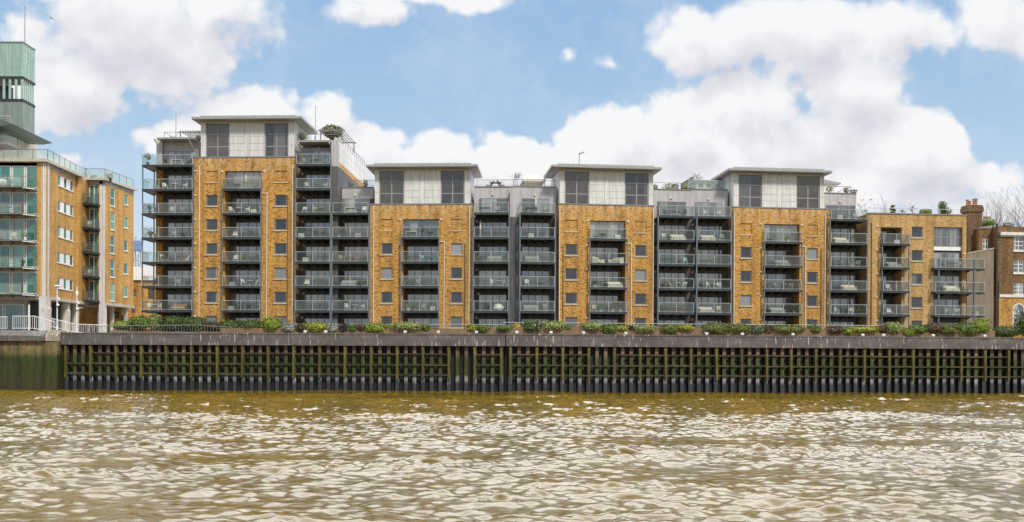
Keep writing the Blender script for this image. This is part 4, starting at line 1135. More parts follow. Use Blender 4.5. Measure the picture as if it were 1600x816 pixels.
a = MB(); a.prism([(VP, GZ-.1), (VP+3.2, GZ-.1), (VP+3.2, zpl-.1), (VP+1.2, zpl-.15), (VP, zpl-.55)], 'u', FL.u(170, VP), FL.u(345, VP)-.02); part('soil', a, M['soil'], T)
zpr = planter(FR, FR.u(790, VP)+.02, FR.u(1555, VP), 'long ochre planter bed on the quay, half right of the central joint')

def bars(mb, pts, h, step, r=.022, rb=.012, low=.12):
    for p, q in zip(pts[:-1], pts[1:]):
        p, q = Vector(p), Vector(q); d = q-p; n = max(1, int(d.length/step)); up = Vector((0,0,1))
        mb.tube(p+up*h, q+up*h, r*1.3, r*1.3, 5); mb.tube(p+up*low, q+up*low, r, r, 4)
        for i in range(n+1):
            c = p + d*i/n
            thick = (i % 8 == 0)
            mb.tube(c + up*(0 if thick else low), c+up*h, r*1.2 if thick else rb, None, 4, cap=False)
def rail_thing(label, pts, h, step, mat, fr=FL, **k):
    m = MB(); bars(m, pts, h, step, **k)
    return solo('railing', m, [M[mat]], fr, pts[0], label, 'railing')
def LP(px, py, v): u, z = FL.at(px, py, v); return (u, v, z)
rail_thing('white landing railing at the far left end of the quay', [LP(-60, 516, -6.6), LP(11, 515, -6.6)], 1.35, .17, 'white', r=.03, rb=.02)
rail_thing('white bar railing dropping beside the round concrete pillar', [LP(20, 515, -6.3), LP(54, 515, -6.3), LP(86, 524, -6.3)], 1.42, .2, 'white', r=.03, rb=.02)
rail_thing('white ramp railing between the two lamp posts', [LP(80, 512, -5.0), LP(116, 521, -5.0), LP(168, 523, -5.2)], 1.0, .2, 'white', r=.03, rb=.018)
rail_thing('grey ramp railing sloping down in front of the first hedges', [LP(120, 525.5, -5.9), LP(168, 522.5, -5.9), LP(310, 521.5, -5.9), LP(362, 525, -5.9)], .92, .3, 'rail_dark', r=.025, rb=.017)

def lamp_post(px, ptop, v, label, twin):
    u, z1 = FL.at(px, ptop, v)
    T = thing('lamp_post', label, 'lamp post', FL, (u, v, GZ))
    m = MB(); m.tube((u, v, GZ), (u, v, GZ+1.0), .085, .085, 8); m.tube((u, v, GZ+1.0), (u, v, z1-.4), .06, .05, 8); part('pole', m, M['white'], T)
    h = MB()
    if twin:
        h.lathe((u, v, z1-.4), [(.05,0),(.09,.05),(.09,.28),(.32,.34),(.34,.40),(.08,.5),(.001,.52)], 12)
    else:
        h.lathe((u, v, z1-.4), [(.05,-.3),(.12,-.25),(.16,0),(.1,.22),(.05,.28),(.05,.7),(.001,.74)], 10)
    part('lantern', h, M['white'], T)
    c = MB(); zc = z1-1.35
    c.box(u-.02, u+.22, v-.12, v+.02, zc, zc+.14); c.lathe((u+.2, v-.05, zc-.12), [(.001,-.08),(.1,-.04),(.12,.06),(.1,.14)], 8); part('camera', c, M['white'], T)
    s = MB(); s.lathe((u+.12, v-.1, zc-.75), [(.001,-.02),(.16,.0),(.13,.16),(.05,.2)], 8); part('floodlight', s, M['white'], T)
lamp_post(89.5, 447, -6.0, 'white lamp post with flat disc lantern by the ramp, left of two', True)
lamp_post(120.3, 453, -6.2, 'white lamp post with narrow finned lantern by the ramp, right of two', False)

# shrubs: px left, px right, top, bottom, leaf, squareness, label
SHR = [
 (176, 214, 503.5, 514, 'leaf_bright', 2.2, 'low pale green shrub at the left end of the hedge row'),
 (201, 238, 495.5, 514, 'leaf_mid', 2.2, 'rounded mid green shrub left of the upright cream shrub'),
 (234, 251, 492.5, 514, 'leaf_pale', 2.4, 'upright cream variegated shrub under the corner balconies'),
 (252, 288, 496, 516, 'leaf_dark', 2.6, 'dark green clipped shrub just right of the cream upright shrub'),
 (280, 323, 496.5, 516, 'leaf_dark', 2.8, 'dark green clipped shrub ending at the tallest block left windows'),
 (322, 346, 505, 516, 'leaf_brown', 2.2, 'sparse brownish shrub in the gap between two dark hedges'),
 (343, 380, 502, 518.5, 'leaf_dark', 3.2, 'dark boxy hedge, left half of the wide block below the central balconies'),
 (374, 413, 502, 518.5, 'leaf_dark', 3.2, 'dark boxy hedge, right half of the wide block below the central balconies'),
 (410, 440, 497, 518, 'leaf_bright', 2.1, 'bright green ball-shaped shrub at the right end of the dark hedge'),
 (440, 465, 506, 519.5, 'leaf_silver', 2.3, 'silver grey shrub directly right of the bright green ball shrub'),
 (461, 482, 507, 519, 'leaf_brown', 2.2, 'bronze brown shrub between silver and yellow-green shrubs'),
 (478, 513, 505.5, 517.5, 'leaf_yellow', 2.8, 'yellow-green low shrub under the right column of the tallest block'),
 (509, 532, 507, 520.5, 'leaf_silver', 2.2, 'silver grey shrub beside the dark purple shrub'),
 (529, 547, 507.5, 519.5, 'leaf_purple', 2.2, 'dark purple-leaved shrub beside the second silver shrub'),
 (543, 561, 509, 519, 'leaf_mid', 2.2, 'small dark green shrub right of the purple shrub'),
 (557, 575, 508, 517, 'leaf_brown', 2.2, 'low rusty shrub left of the second block brick bay'),
 (572, 604, 506.5, 519.5, 'leaf_bright', 2.4, 'bright green spreading shrub at the left corner of the second block'),
 (600, 612, 508.5, 515, 'leaf_yellow', 2.1, 'tiny lime yellow ball shrub in front of the second block'),
 (613, 660, 505, 515.5, 'leaf_pale', 3.0, 'long pale variegated shrub under the second block central balconies'),
 (657, 674, 508.5, 518, 'leaf_mid', 2.2, 'small green shrub at the right end of the long pale shrub'),
 (729, 748, 508, 519, 'leaf_yellow', 2.2, 'yellow-tipped shrub beneath the second block right downpipe'),
 (742, 767, 509, 519.5, 'leaf_mid', 2.3, 'spreading green shrub beneath the left column of the central pair'),
 (777, 801, 510, 516, 'leaf_mid', 2.4, 'flat low green shrub below the central grey joint'),
 (803, 812, 507.5, 514, 'leaf_yellowflower', 2.1, 'small shrub of yellow flowers at the central grey joint'),
 (817, 847, 501, 519, 'leaf_whiteflower', 2.2, 'large round shrub dotted white, right of the yellow flowers'),
 (848, 883, 503, 516, 'leaf_pale', 2.6, 'pale variegated shrub beside the large white-dotted round shrub'),
 (880, 894, 510, 516, 'leaf_mid', 2.2, 'small low green shrub under the third block left windows'),
 (908, 943, 505, 515.5, 'leaf_pale', 2.8, 'pale green long shrub below the third block central balconies'),
 (938, 966, 507.5, 521, 'leaf_mid', 2.3, 'dark green rounded shrub in front of a pale long shrub'),
 (962, 982, 510, 517, 'leaf_yellow', 2.4, 'small lime green shrub left of the small purple plant'),
 (979, 993, 510.5, 516, 'leaf_purple', 2.2, 'small purple plant beneath the third block right windows'),
 (989, 1024, 509.5, 518.5, 'leaf_pale', 3.0, 'low pale green shrub right of the small purple plant'),
 (1030, 1060, 508, 522, 'leaf_olive', 2.3, 'round olive green shrub below the column right of the third block'),
 (1056, 1083, 508.5, 517, 'leaf_yellow', 2.6, 'low yellow-green shrub right of the round olive shrub'),
 (1096, 1141, 506.5, 522, 'leaf_olive', 2.7, 'wide olive hedge left of the fourth block'),
 (1136, 1173, 507.5, 521, 'leaf_olive', 2.6, 'olive hedge below the fourth block left windows'),
 (1170, 1194, 509.5, 521, 'leaf_whiteflower', 2.3, 'white flowering shrub below the fourth block'),
 (1190, 1209, 509.5, 521.5, 'leaf_brown', 2.2, 'brown-tinged shrub right of the white flowering shrub'),
 (1205, 1256, 508.5, 521, 'leaf_olive', 2.8, 'long olive hedge below the fourth block central balconies'),
 (1263, 1282, 510, 521, 'leaf_mid', 2.2, 'small dark green shrub below the fourth block right windows'),
 (1289, 1318, 511, 521.5, 'leaf_brown', 2.3, 'olive-brown spreading shrub below the column right of the fourth block'),
 (1313, 1335, 513.5, 524, 'leaf_bright', 2.2, 'bright green trailing shrub hanging over the quay edge'),
 (1326, 1371, 511.5, 519, 'leaf_yellow', 3.0, 'flat yellow-green hedge left of the end block balconies'),
 (1367, 1388, 510.5, 520, 'leaf_brown', 2.2, 'bronze shrub beside the cream variegated mound'),
 (1381, 1408, 505, 521.5, 'leaf_pale', 2.2, 'cream variegated mound below the narrow balcony column'),
 (1407, 1430, 513.5, 524.5, 'leaf_bright', 2.3, 'fresh green low shrub right of the cream variegated mound'),
 (1420, 1447, 509, 521, 'leaf_mid', 2.3, 'mid green shrub below the end block windows'),
 (1445, 1474, 507, 521.5, 'leaf_brown', 2.2, 'reddish brown shrub left of the corner balconies'),
 (1466, 1495, 507, 524.5, 'leaf_olive', 2.1, 'round olive shrub below the corner balconies'),
 (1494, 1527, 506, 524, 'leaf_mid', 2.4, 'wide green shrub left of the tallest ball shrub'),
 (1521, 1546, 500, 521, 'leaf_bright', 2.1, 'ball-shaped bright green shrub in front of the rendered gable'),
 (1554, 1592, 511, 526, 'leaf_dark', 2.5, 'low dark bush at the foot of the old house'),
 (1586, 1640, 488, 527, 'leaf_dark', 2.2, 'tall dark evergreen bush covering the arched window edge'),
]
for i, (a, b, t, bt, lf, pw, lab) in enumerate(SHR):
    fr = FL if b < 790 else FR
    v = VP+.35
    if i < 8: v = VP+.9
    if i == 0: v = VP+1.6
    if a >= 1550: v = -3.2
    u0, u1 = fr.u(a-1, v), fr.u(b+1, v); pm = (a+b)/2
    z1, z0 = fr.z(pm, t-.6, v), fr.z(pm, bt+.8, v)
    c = ((u0+u1)/2, v, (z0+z1)/2); r = ((u1-u0)/2, min(.95, (u1-u0)/2*.8), (z1-z0)/2)
    mb = MB()
    core(mb, c, (r[0]*.82, r[1]*.78, r[2]*.82), 1, i)
    area = r[0]*r[2]
    leaf_cloud(mb, c, (r[0]*1.0, r[1], r[2]*1.02), int(950+area*900), .085 if lf != 'leaf_silver' else .075, pw, i+11, .72, 0)
    # loose shoots break the outline
    rs = random.Random(i)
    for _ in range(int(14+area*16)):
        x = c[0]+rs.uniform(-.95,.95)*r[0]; zz = c[2]+r[2]*(1-.25*((x-c[0])/r[0])**2)*rs.uniform(.85,1.05); y = c[1]+rs.uniform(-.7,.4)*r[1]
        leaf_cloud(mb, (x, y, zz), (.12, .12, .16), 9, .07, 2, i*31+_, .2, 0)
    # stems down to the soil
    for k in range(4):
        mb.tube((c[0]+r[0]*rs.uniform(-.4,.4), c[1]+.25, 6.0), (c[0]+r[0]*rs.uniform(-.5,.5), c[1]+.1, c[2]), .03, .02, 4, 2)
    solo('shrub', mb, [M[lf], M[lf], M['bark']], fr, (c[0], c[1], z0), lab, 'shrub', 'shrubs along the quay planter')

# small uplighters standing along the quay edge
FLD = [(477,517,'bronze brown shrub'),(509,518.5,'second silver shrub'),(633,519,'long pale shrub of the second block'),(685,518,'second block right windows'),(744.5,519.5,'left column of the central pair'),
       (807.5,518.5,'yellow flowers'),(861,519.5,'large white-dotted shrub'),(912,519,'third block central balconies'),(978,520.5,'small purple plant'),(1104,521.5,'wide olive hedge'),(1160,521,'fourth block left windows'),(1239,522.5,'fourth block central balconies'),(1348,522.5,'flat yellow-green hedge'),(1380.5,522,'cream variegated mound'),(1458,523.5,'reddish brown shrub'),(1538.5,524.5,'ball shrub by the gable')]
for px, py, near in FLD:
    fr = FL if px < 790 else FR; v = VW+.35
    u, z = fr.at(px, py, v); z = CAPZ1+.0
    m = MB(); m.lathe((u, v, z), [(.001,.01),(.07,.015),(.07,.05),(.03,.06),(.03,.1)], 8)
    m.prism([(v-.11, z+.1), (v+.08, z+.1), (v+.13, z+.32), (v-.14, z+.27)], 'u', u-.15, u+.15)
    solo('floodlight', m, [M['white']], fr, (u, v, z), 'small white floodlight on the quay edge by the ' + near, 'floodlight', 'floodlights on the quay edge')

# ================================================================== BALCONY FURNITURE
MC = {}
def cached(key, fn, mats):
    if key not in MC:
        m = MB(); fn(m); MC[key] = m.mesh(key[0], [M[x] for x in mats])
    return MC[key]
def f_chair(m):
    m.box(-.24,.24,-.22,.22,.42,.46)
    for x in (-.21,.21):
        m.box(x-.025,x+.025,-.21,-.16,0,.42); m.box(x-.025,x+.025,.17,.22,0,.88); m.box(x-.03,x+.03,-.2,.2,.62,.66)
    for i in range(4): m.box(-.19+.1*i, -.12+.1*i, .185,.205,.5,.84)
    m.box(-.22,.22,.175,.215,.845,.9)
def f_fold(m):
    for x in (-.22,.22):
        m.tube((x,-.22,0),(x,.2,.86),.022,.022,4); m.tube((x,.24,0),(x,-.2,.46),.022,.022,4)
    for i in range(4): m.box(-.22,.22,-.2+.1*i,-.13+.1*i,.44,.465)
    for i in range(3): m.box(-.22,.22,.13+.025*i,.15+.025*i,.62+.09*i,.69+.09*i)
def f_table(m):
    k = 12; m.lathe((0,0,.70), [(.001,.035),(.42,.035),(.43,.0),(.001,0)], k); m.tube((0,0,.03),(0,0,.70),.035,.035,6)
    for a in range(4): m.tube((0,0,.1),(.33*math.cos(a*PI/2+.6),.33*math.sin(a*PI/2+.6),0),.025,.02,4)
def f_long(m):
    m.box(-.65,.65,-.35,.35,.69,.73)
    for x in (-.58,.58):
        for y in (-.29,.29): m.box(x-.03,x+.03,y-.03,y+.03,0,.69)
    m.box(-.55,.55,-.02,.02,.6,.66)
def f_sofa(m):
    m.box(-.8,.8,-.35,.35,.12,.3); m.box(-.78,-.01,-.33,.28,.301,.45,1); m.box(.01,.78,-.33,.28,.301,.45,1); m.box(-.8,.8,.29,.37,.3,.78)
    for x in (-.84,.8): m.box(x,x+.05,-.35,.37,.0,.58)
def f_parasol(m):
    m.tube((0,0,0),(0,0,2.0),.025,.02,6); m.lathe((0,0,0),[(.001,.08),(.25,.06),(.25,0)],10); m.lathe((0,0,.85),[(.04,0),(.11,.12),(.09,.7),(.03,1.15),(.001,1.2)],8,1)
def f_lounger(m):
    m.prism([(-.25,.3),(.35,.28),(.62,.95),(.56,.98),(.30,.34),(-.27,.35)],'u',-.28,.28,1)
    for x in (-.27,.27): m.tube((x,-.3,0),(x,.4,.5),.02,.02,4); m.tube((x,.45,0),(x,-.2,.5),.02,.02,4)
def f_cover(m):
    core(m, (0,0,.42), (.62,.45,.44), 0, 3)
def f_box(m):
    m.box(-.3,.3,-.2,.2,.0,.5); m.box(-.32,.32,-.22,.22,.501,.56); m.box(-.06,.06,-.235,-.221,.4,.5)
def plant_fn(kind, seed):
    def fn(m):
        m.lathe((0,0,0), [(.001,.0),(.13,.0),(.19,.36),(.205,.36),(.205,.4),(.17,.4),(.16,.34),(.001,.34)], 10, 0)
        if kind == 'tall':
            m.tube((0,0,.3),(0,0,.9),.02,.015,5,2); leaf_cloud(m,(0,0,1.1),(.38,.38,.42),230,.07,2,seed,.3,1)
        elif kind == 'spiky':
            r = random.Random(seed)
            for i in range(34):
                a = r.uniform(0,2*PI); l = r.uniform(.45,.85); h = r.uniform(.25,.75)
                p = Vector((0,0,.4)); q = p+Vector((math.cos(a)*l*.55, math.sin(a)*l*.55, h)); t = q+Vector((math.cos(a)*l*.35, math.sin(a)*l*.35, -.12))
                n = Vector((-math.sin(a), math.cos(a), 0))*.028
                m.quad(tuple(p-n),tuple(p+n),tuple(q+n),tuple(q-n),1); m.poly([tuple(q-n),tuple(q+n),tuple(t)],1)
        else:
            leaf_cloud(m,(0,0,.62),(.34,.34,.3),200,.065,2,seed,.3,1)
    return fn
ITEM = {
 'chair': ('garden_chair', f_chair, 'garden chair', 1), 'fold': ('folding_chair', f_fold, 'folding slatted chair', 1), 'table': ('round_table', f_table, 'round table', 1),
 'long': ('long_table', f_long, 'long table', 1), 'sofa': ('garden_sofa', f_sofa, 'garden sofa', 2), 'parasol': ('parasol', f_parasol, 'closed parasol', 2),
 'lounger': ('deck_chair', f_lounger, 'reclining deck chair', 2), 'cover': ('covered_furniture', f_cover, 'covered furniture bundle', 1), 'box': ('storage_box', f_box, 'lidded storage box', 1)}
CATS = {'chair':'chair','fold':'chair','table':'table','long':'table','sofa':'sofa','parasol':'parasol','lounger':'chair','cover':'cover','box':'box'}
COLS = {'white':('white_plastic','cream_fabric'),'wood':('wood','cream_fabric'),'pale wood':('pale_wood','cream_fabric'),'dark':('charcoal','grey_fabric'),'grey':('grey_fabric','grey_fabric'),'pale blue':('blue','blue'),'cream':('cream_fabric','cream_fabric')}
WHERE = {'C1':'wrap-round corner of the tallest block','B1':'middle of the tallest block','C2':'right side of the tallest block','C3':'column right of the tallest block',
 'B2':'middle of the second block','C4':'left of the central pair','C5':'right of the central pair','B3':'middle of the third block','C6':'right side of the third block',
 'C7':'left side of the fourth block','B4':'middle of the fourth block','C8':'right side of the fourth block','C9':'narrow end-block column','C10':'end-block corner','LA':'green glass front','LB':'left brick block recess'}
ORD = ['','first','second','third','fourth','fifth','sixth','seventh']
def place(col, lev, kind, color, t, dv=0.0, rot=0.0, extra=''):
    fr, a, b, z = SEATS[col][lev]
    v = (.35) + dv
    if col == 'C10': v = -.3+dv*.3
    if col in ('LA','LB'): v = {'LA':108.95,'LB':120.05}[col]+dv*.3
    u = a+(b-a)*t
    if kind in ('tall','spiky','bushy'):
        pot = {'terracotta':'terracotta','white':'white_plastic','dark':'charcoal'}[color.split('/')[0]]; leaf = color.split('/')[1]
        me = cached(('potted_plant', kind, color), plant_fn(kind, len(MC)), [pot, leaf, 'bark'])
        name, desc, cat = 'potted_plant', f"{ {'tall':'tall','spiky':'spiky','bushy':'bushy'}[kind] } plant in {color.split('/')[0]} pot", 'plant'
    else:
        nm, fn, desc, nmats = ITEM[kind]
        me = cached((nm, color), fn, COLS[color][:nmats]); name = nm; cat = CATS[kind]; desc = f'{color} {desc}'
    o = bpy.data.objects.new(name, me); COL.objects.link(o)
    o.location = fr.world(u, v, z+.004); o.rotation_euler = (0,0,fr.ang+rot)
    if extra: desc = extra+' '+desc
    tag(o, f'{desc}, {ORD[lev]} balcony up, {WHERE[col]}', cat, 'furniture and pots on the balconies')
P = place
def pair(col, lev, kind, color, t, table=None, gap=.22):
    P(col, lev, kind, color, t-gap, 0, .9, 'left'); P(col, lev, kind, color, t+gap, 0, -.9, 'right')
    if table: P(col, lev, table[0], table[1], t)
P('C1',7,'tall','dark/leaf_dry',.03,-.25); pair('C1',7,'chair','dark',.68,('long','white'),.26)
pair('C1',6,'chair','white',.62,('table','white')); P('C1',6,'box','grey',.2)
P('C1',5,'spiky','dark/leaf_dark',.08,-.2); P('C1',5,'bushy','dark/leaf_dark',.22); P('C1',5,'chair','white',.55); P('C1',5,'chair','grey',.78)
P('C1',4,'bushy','terracotta/leaf_brown',.08); P('C1',4,'box','wood',.22); P('C1',4,'chair','grey',.6)
pair('C1',3,'lounger','white',.62); P('C1',3,'bushy','terracotta/leaf_brown',.38); P('C1',3,'box','wood',.8)
P('C1',2,'chair','dark',.2); P('C1',2,'table','dark',.36); P('C1',2,'chair','grey',.7)
pair('C1',1,'chair','white',.17,('table','white'),.10); P('C1',1,'sofa','wood',.72)
P('B1',6,'parasol','cream',.55); P('B1',6,'table','grey',.3); P('B1',6,'chair','grey',.85)
pair('B1',5,'chair','white',.35,('table','white'),.24); P('B1',5,'box','cream',.8)
P('B1',4,'lounger','white',.2); P('B1',4,'chair','dark',.7)
P('B1',3,'chair','white',.25); P('B1',3,'bushy','terracotta/leaf_mid',.5); P('B1',3,'bushy','dark/leaf_mid',.93)
pair('B1',2,'fold','white',.68,('table','white'),.2); P('B1',2,'box','grey',.15)
P('B1',1,'table','dark',.7); P('B1',1,'chair','dark',.4); P('B1',1,'box','grey',.12)
pair('C2',7,'chair','grey',.5,('long','grey'),.34); pair('C2',6,'chair','white',.55,('table','grey'),.3)
pair('C2',5,'fold','pale wood',.72,('table','pale wood'),.2); P('C2',5,'fold','white',.15)
P('C2',4,'tall','dark/leaf_dark',.3); P('C2',4,'bushy','terracotta/leaf_brown',.82); P('C2',4,'box','white',.05)
P('C2',3,'box','cream',.2); P('C2',2,'lounger','white',.22); P('C2',2,'chair','dark',.7); pair('C2',1,'chair','dark',.42,('table','dark')); P('C2',1,'bushy','dark/leaf_dark',.88)
P('C3',5,'long','cream',.45); P('C3',5,'chair','white',.9); P('C3',4,'tall','white/leaf_pale',.06); P('C3',4,'box','cream',.7)
pair('C3',3,'chair','pale wood',.45,('long','pale wood'),.28); P('C3',3,'bushy','dark/leaf_mid',.85); P('C3',2,'sofa','grey',.4); P('C3',2,'long','grey',.85)
P('C3',1,'tall','dark/leaf_olive',.08); pair('C3',1,'chair','white',.6,('table','white'),.24)
P('B2',4,'tall','dark/leaf_dark',.5); P('B2',4,'long','cream',.2); P('B2',4,'table','dark',.78); pair('B2',3,'fold','pale blue',.74,('table','pale blue'),.18); P('B2',2,'bushy','dark/leaf_dark',.12); pair('B2',2,'chair','grey',.65)
P('B2',1,'bushy','white/leaf_yellow',.1); P('B2',1,'chair','grey',.6); P('B2',1,'box','cream',.88)
P('C4',5,'long','grey',.25); P('C4',5,'chair','grey',.7); P('C4',4,'parasol','white',.12); P('C4',3,'bushy','dark/leaf_olive',.05); P('C4',3,'sofa','grey',.6)
pair('C4',2,'chair','white',.72,('table','white'),.18); P('C4',1,'cover','white',.74,-.3); P('C4',1,'chair','dark',.3)
P('C5',5,'long','dark',.3); P('C5',5,'parasol','white',.46); P('C5',5,'chair','grey',.8); P('C5',4,'box','cream',.3); P('C5',3,'sofa','grey',.35); P('C5',2,'chair','white',.16,-.2); P('C5',2,'table','pale blue',.7); P('C5',1,'sofa','grey',.3); P('C5',1,'chair','grey',.8)
P('B3',4,'box','white',.82); P('B3',4,'table','grey',.35); P('B3',4,'chair','grey',.15); pair('B3',3,'sofa','cream',.5,None,.28)
P('B3',2,'bushy','white/leaf_brown',.12); P('B3',2,'sofa','cream',.75); P('B3',1,'bushy','white/leaf_mid',.3); P('B3',1,'bushy','white/leaf_dark',.68); P('B3',1,'tall','white/leaf_dark',.92); P('B3',1,'chair','cream',.1)
pair('C6',5,'chair','dark',.5,('long','grey'),.3); P('C6',4,'chair','cream',.15); P('C6',4,'sofa','cream',.6); P('C6',3,'chair','pale blue',.85); P('C6',2,'bushy','terracotta/leaf_silver',.3); pair('C6',2,'fold','white',.6,('table','white'))
pair('C6',1,'chair','wood',.55,('long','wood'),.26); P('C6',1,'bushy','terracotta/leaf_dark',.2)
pair('C7',5,'chair','white',.5); P('C7',4,'sofa','cream',.35); P('C7',4,'chair','grey',.85); P('C7',3,'bushy','dark/leaf_bright',.6); P('C7',3,'long','grey',.2); pair('C7',2,'chair','white',.55,('table','white'),.16); P('C7',1,'sofa','cream',.3); P('C7',1,'chair','cream',.75)
P('B4',4,'bushy','white/leaf_yellow',.72); P('B4',4,'chair','dark',.15); P('B4',3,'sofa','grey',.55); pair('B4',2,'fold','grey',.6,('table','grey')); P('B4',1,'sofa','grey',.4); P('B4',1,'spiky','terracotta/leaf_mid',.93)
P('C8',5,'box','cream',.3); P('C8',5,'chair','grey',.8); P('C8',4,'sofa','cream',.35); P('C8',4,'spiky','terracotta/leaf_mid',.8); pair('C8',3,'chair','grey',.65,('table','grey')); P('C8',2,'sofa','cream',.6); pair('C8',1,'chair','white',.45,('table','dark')); P('C8',1,'bushy','dark/leaf_mid',.9)
P('C9',4,'box','white',.7); P('C9',3,'sofa','grey',.6); P('C9',2,'chair','white',.35); P('C9',2,'chair','wood',.75); P('C9',1,'lounger','white',.45); P('C9',1,'bushy','dark/leaf_dark',.85)
P('C10',3,'long','grey',.3); P('C10',3,'chair','grey',.5); P('C10',2,'sofa','cream',.3); P('C10',2,'chair','grey',.65); pair('C10',1,'chair','white',.33,('table','white'),.1); P('C10',1,'box','cream',.85)
P('LA',5,'cover','white',.55); P('LA',5,'bushy','dark/leaf_dark',.68); P('LA',4,'bushy','terracotta/leaf_brown',.85); P('LA',4,'chair','dark',.5); P('LA',4,'table','dark',.65); P('LA',3,'bushy','dark/leaf_yellow',.55); P('LA',3,'chair','cream',.75); P('LA',3,'bushy','white/leaf_pale',.95)
P('LA',2,'sofa','dark',.3); P('LA',2,'bushy','dark/leaf_dark',.9); P('LA',1,'chair','dark',.45); P('LA',1,'chair','wood',.7)
P('LB',5,'chair','dark',.5); P('LB',4,'bushy','dark/leaf_mid',.15); P('LB',4,'chair','white',.55); P('LB',3,'chair','dark',.5); P('LB',3,'table','dark',.75); P('LB',2,'tall','white/leaf_pale',.15); P('LB',2,'chair','white',.6); P('LB',1,'chair','dark',.6)

# ================================================================== ROOFTOP THINGS
def roof_plant(fr, px, pt, pb, v, w, leaf, label, kind='bush', name='potted_plant', seed=1, n=420, size=.08):
    u, z1 = fr.at(px, pt, v); z0 = fr.z(px, pb, v); m = MB(); h = z1-z0
    if kind == 'bush':
        m.lathe((u,v,z0-.35), [(.001,0),(.2,0),(.26,.4),(.22,.4)], 10, 0); leaf_cloud(m, (u,v,z0+h*.55), (w,w*.8,h*.5), n, size, 2.1, seed, .35, 1)
        m.tube((u,v,z0-.1),(u,v,z0+h*.5),.04,.03,5,2)
    elif kind == 'dome':
        core(m, (u,v,z0+h*.45), (w*.85,w*.7,h*.45), 1, seed); leaf_cloud(m, (u,v,z0+h*.45), (w,w*.8,h*.52), n, size*.8, 2.2, seed, .85, 1, bumps=.08)
        m.lathe((u,v,z0-.4), [(.001,0),(.3,0),(.4,.45),(.3,.45)], 10, 0)
    elif kind == 'cone':
        core(m, (u,v,z0+h*.45), (w*.8,w*.7,h*.48), 1, seed); leaf_cloud(m, (u,v,z0+h*.48), (w,w*.9,h*.5), n, size*.8, 3.6, seed, .85, 1, bumps=.1)
        m.lathe((u,v,z0-.4), [(.001,0),(.3,0),(.36,.45),(.3,.45)], 10, 0)
    elif kind == 'cloud':
        m.lathe((u,v,z0-.3), [(.001,0),(.28,0),(.33,.4),(.25,.4)], 10, 0); m.tube((u,v,z0),(u,v,z1-.2),.04,.03,5,2)
        for (du, f, r) in ((0,.9,.42),(-.28,.56,.34),(.28,.5,.36),(0,.22,.5)):
            core(m,(u+du*w,v,z0+h*f),(r*w*.85,r*w*.8,.13*h),1,seed); leaf_cloud(m,(u+du*w,v,z0+h*f),(r*w,r*w,.15*h),140,.055,2.2,seed+int(f*10),.8,1,bumps=.08)
            m.tube((u,v,z0+h*f-.15),(u+du*w,v,z0+h*f),.03,.02,4,2)
    elif kind == 'bare':
        m.lathe((u,v,z0-.3), [(.001,0),(.25,0),(.3,.4),(.22,.4)], 10, 0); r = random.Random(seed)
        branches(m, (u,v,z0), (0,0,1), h*.5, .045, 3, r, minr=.014); m.m = [x if i < 30 else 2 for i, x in enumerate(m.m)]
        if n: leaf_cloud(m, (u,v,z0+h*.65), (w,w*.8,h*.35), n, size*.7, 2, seed, .1, 1)
    return solo(name, m, [M['charcoal'], M[leaf], M['bark']], fr, (u,v,z0), label, 'plant')
roof_plant(FL, 519, 197, 216, 5.0, 1.35, 'leaf_olive', 'broad green and gold shrub under the pergola, roof of the tallest block', n=1500, size=.13)
roof_plant(FL, 271, 213.5, 221, 2.6, .6, 'leaf_silver', 'low grey-green plant beside the left mast, roof of the tallest block', n=200)
roof_plant(FL, 310, 212, 221, 3.0, .35, 'leaf_olive', 'small dark plant behind the left pergola of the tallest block', n=150)
roof_plant(FL, 472, 208, 219, 2.5, .5, 'leaf_mid', 'green plants beside the penthouse, right roof terrace of tallest block', n=260)
roof_plant(FL, 533, 275, 292, 6.5, .5, 'leaf_dark', 'tall dark plant by the gable, terrace above the third balcony column', n=300)
roof_plant(FL, 547, 283, 292, 6.0, .55, 'leaf_olive', 'low plants behind the terrace rail right of the gable', n=200)
roof_plant(FL, 571, 282, 292, 4.0, .3, 'leaf_dark', 'small dark plant by the second block penthouse, left terrace', n=150)
roof_plant(FR, 808, 268, 292, 4.0, .75, 'leaf_dry', 'leaning dry shrub in a pot beside the white canopy', 'bare', n=120, seed=4)
roof_plant(FR, 1024, 289, 297, 3.6, .3, 'leaf_dark', 'small dark plant against the third block penthouse', n=150)
roof_plant(FR, 1045, 287, 297, 4.0, .8, 'leaf_olive', 'row of low green plants on the terrace right of the third block', n=320, seed=3)
roof_plant(FR, 1056, 286.5, 297, 4.2, .45, 'leaf_mid', 'rounded green plant left of the dark slatted screen', n=220, seed=6)
roof_plant(FR, 1072, 289, 297, 3.6, .35, 'leaf_yellow', 'golden plant at the foot of the dark slatted screen', n=200, seed=5)
roof_plant(FR, 1085, 271, 297, 5.0, .7, 'leaf_dry', 'tall thin twiggy plant above the slatted screen', 'bare', n=160, seed=9)
roof_plant(FR, 1296, 291, 302, 4.5, .5, 'leaf_olive', 'green plant by the fourth block penthouse, right terrace', n=200, seed=4)
roof_plant(FR, 1322, 293, 302, 3.2, .35, 'leaf_mid', 'small green plant on the terrace right of the fourth block', n=150, seed=5)
roof_plant(FR, 1333, 296, 302, 3.2, .55, 'leaf_brown', 'low rusty plant at the right end of the fourth block terrace', n=180, seed=6)
roof_plant(FR, 1395, 321, 335, 3.0, .62, 'leaf_dark', 'cloud-pruned topiary on the end block roof', 'cloud', 'topiary', 7)
roof_plant(FR, 1427, 322.5, 335, 3.0, .5, 'leaf_dry', 'small bare twiggy plant on the end block roof', 'bare', seed=8, n=70)
roof_plant(FR, 1410, 328, 335, 3.2, .4, 'leaf_dry', 'short wispy plant right of the cloud-pruned topiary', 'bare', seed=12, n=60)
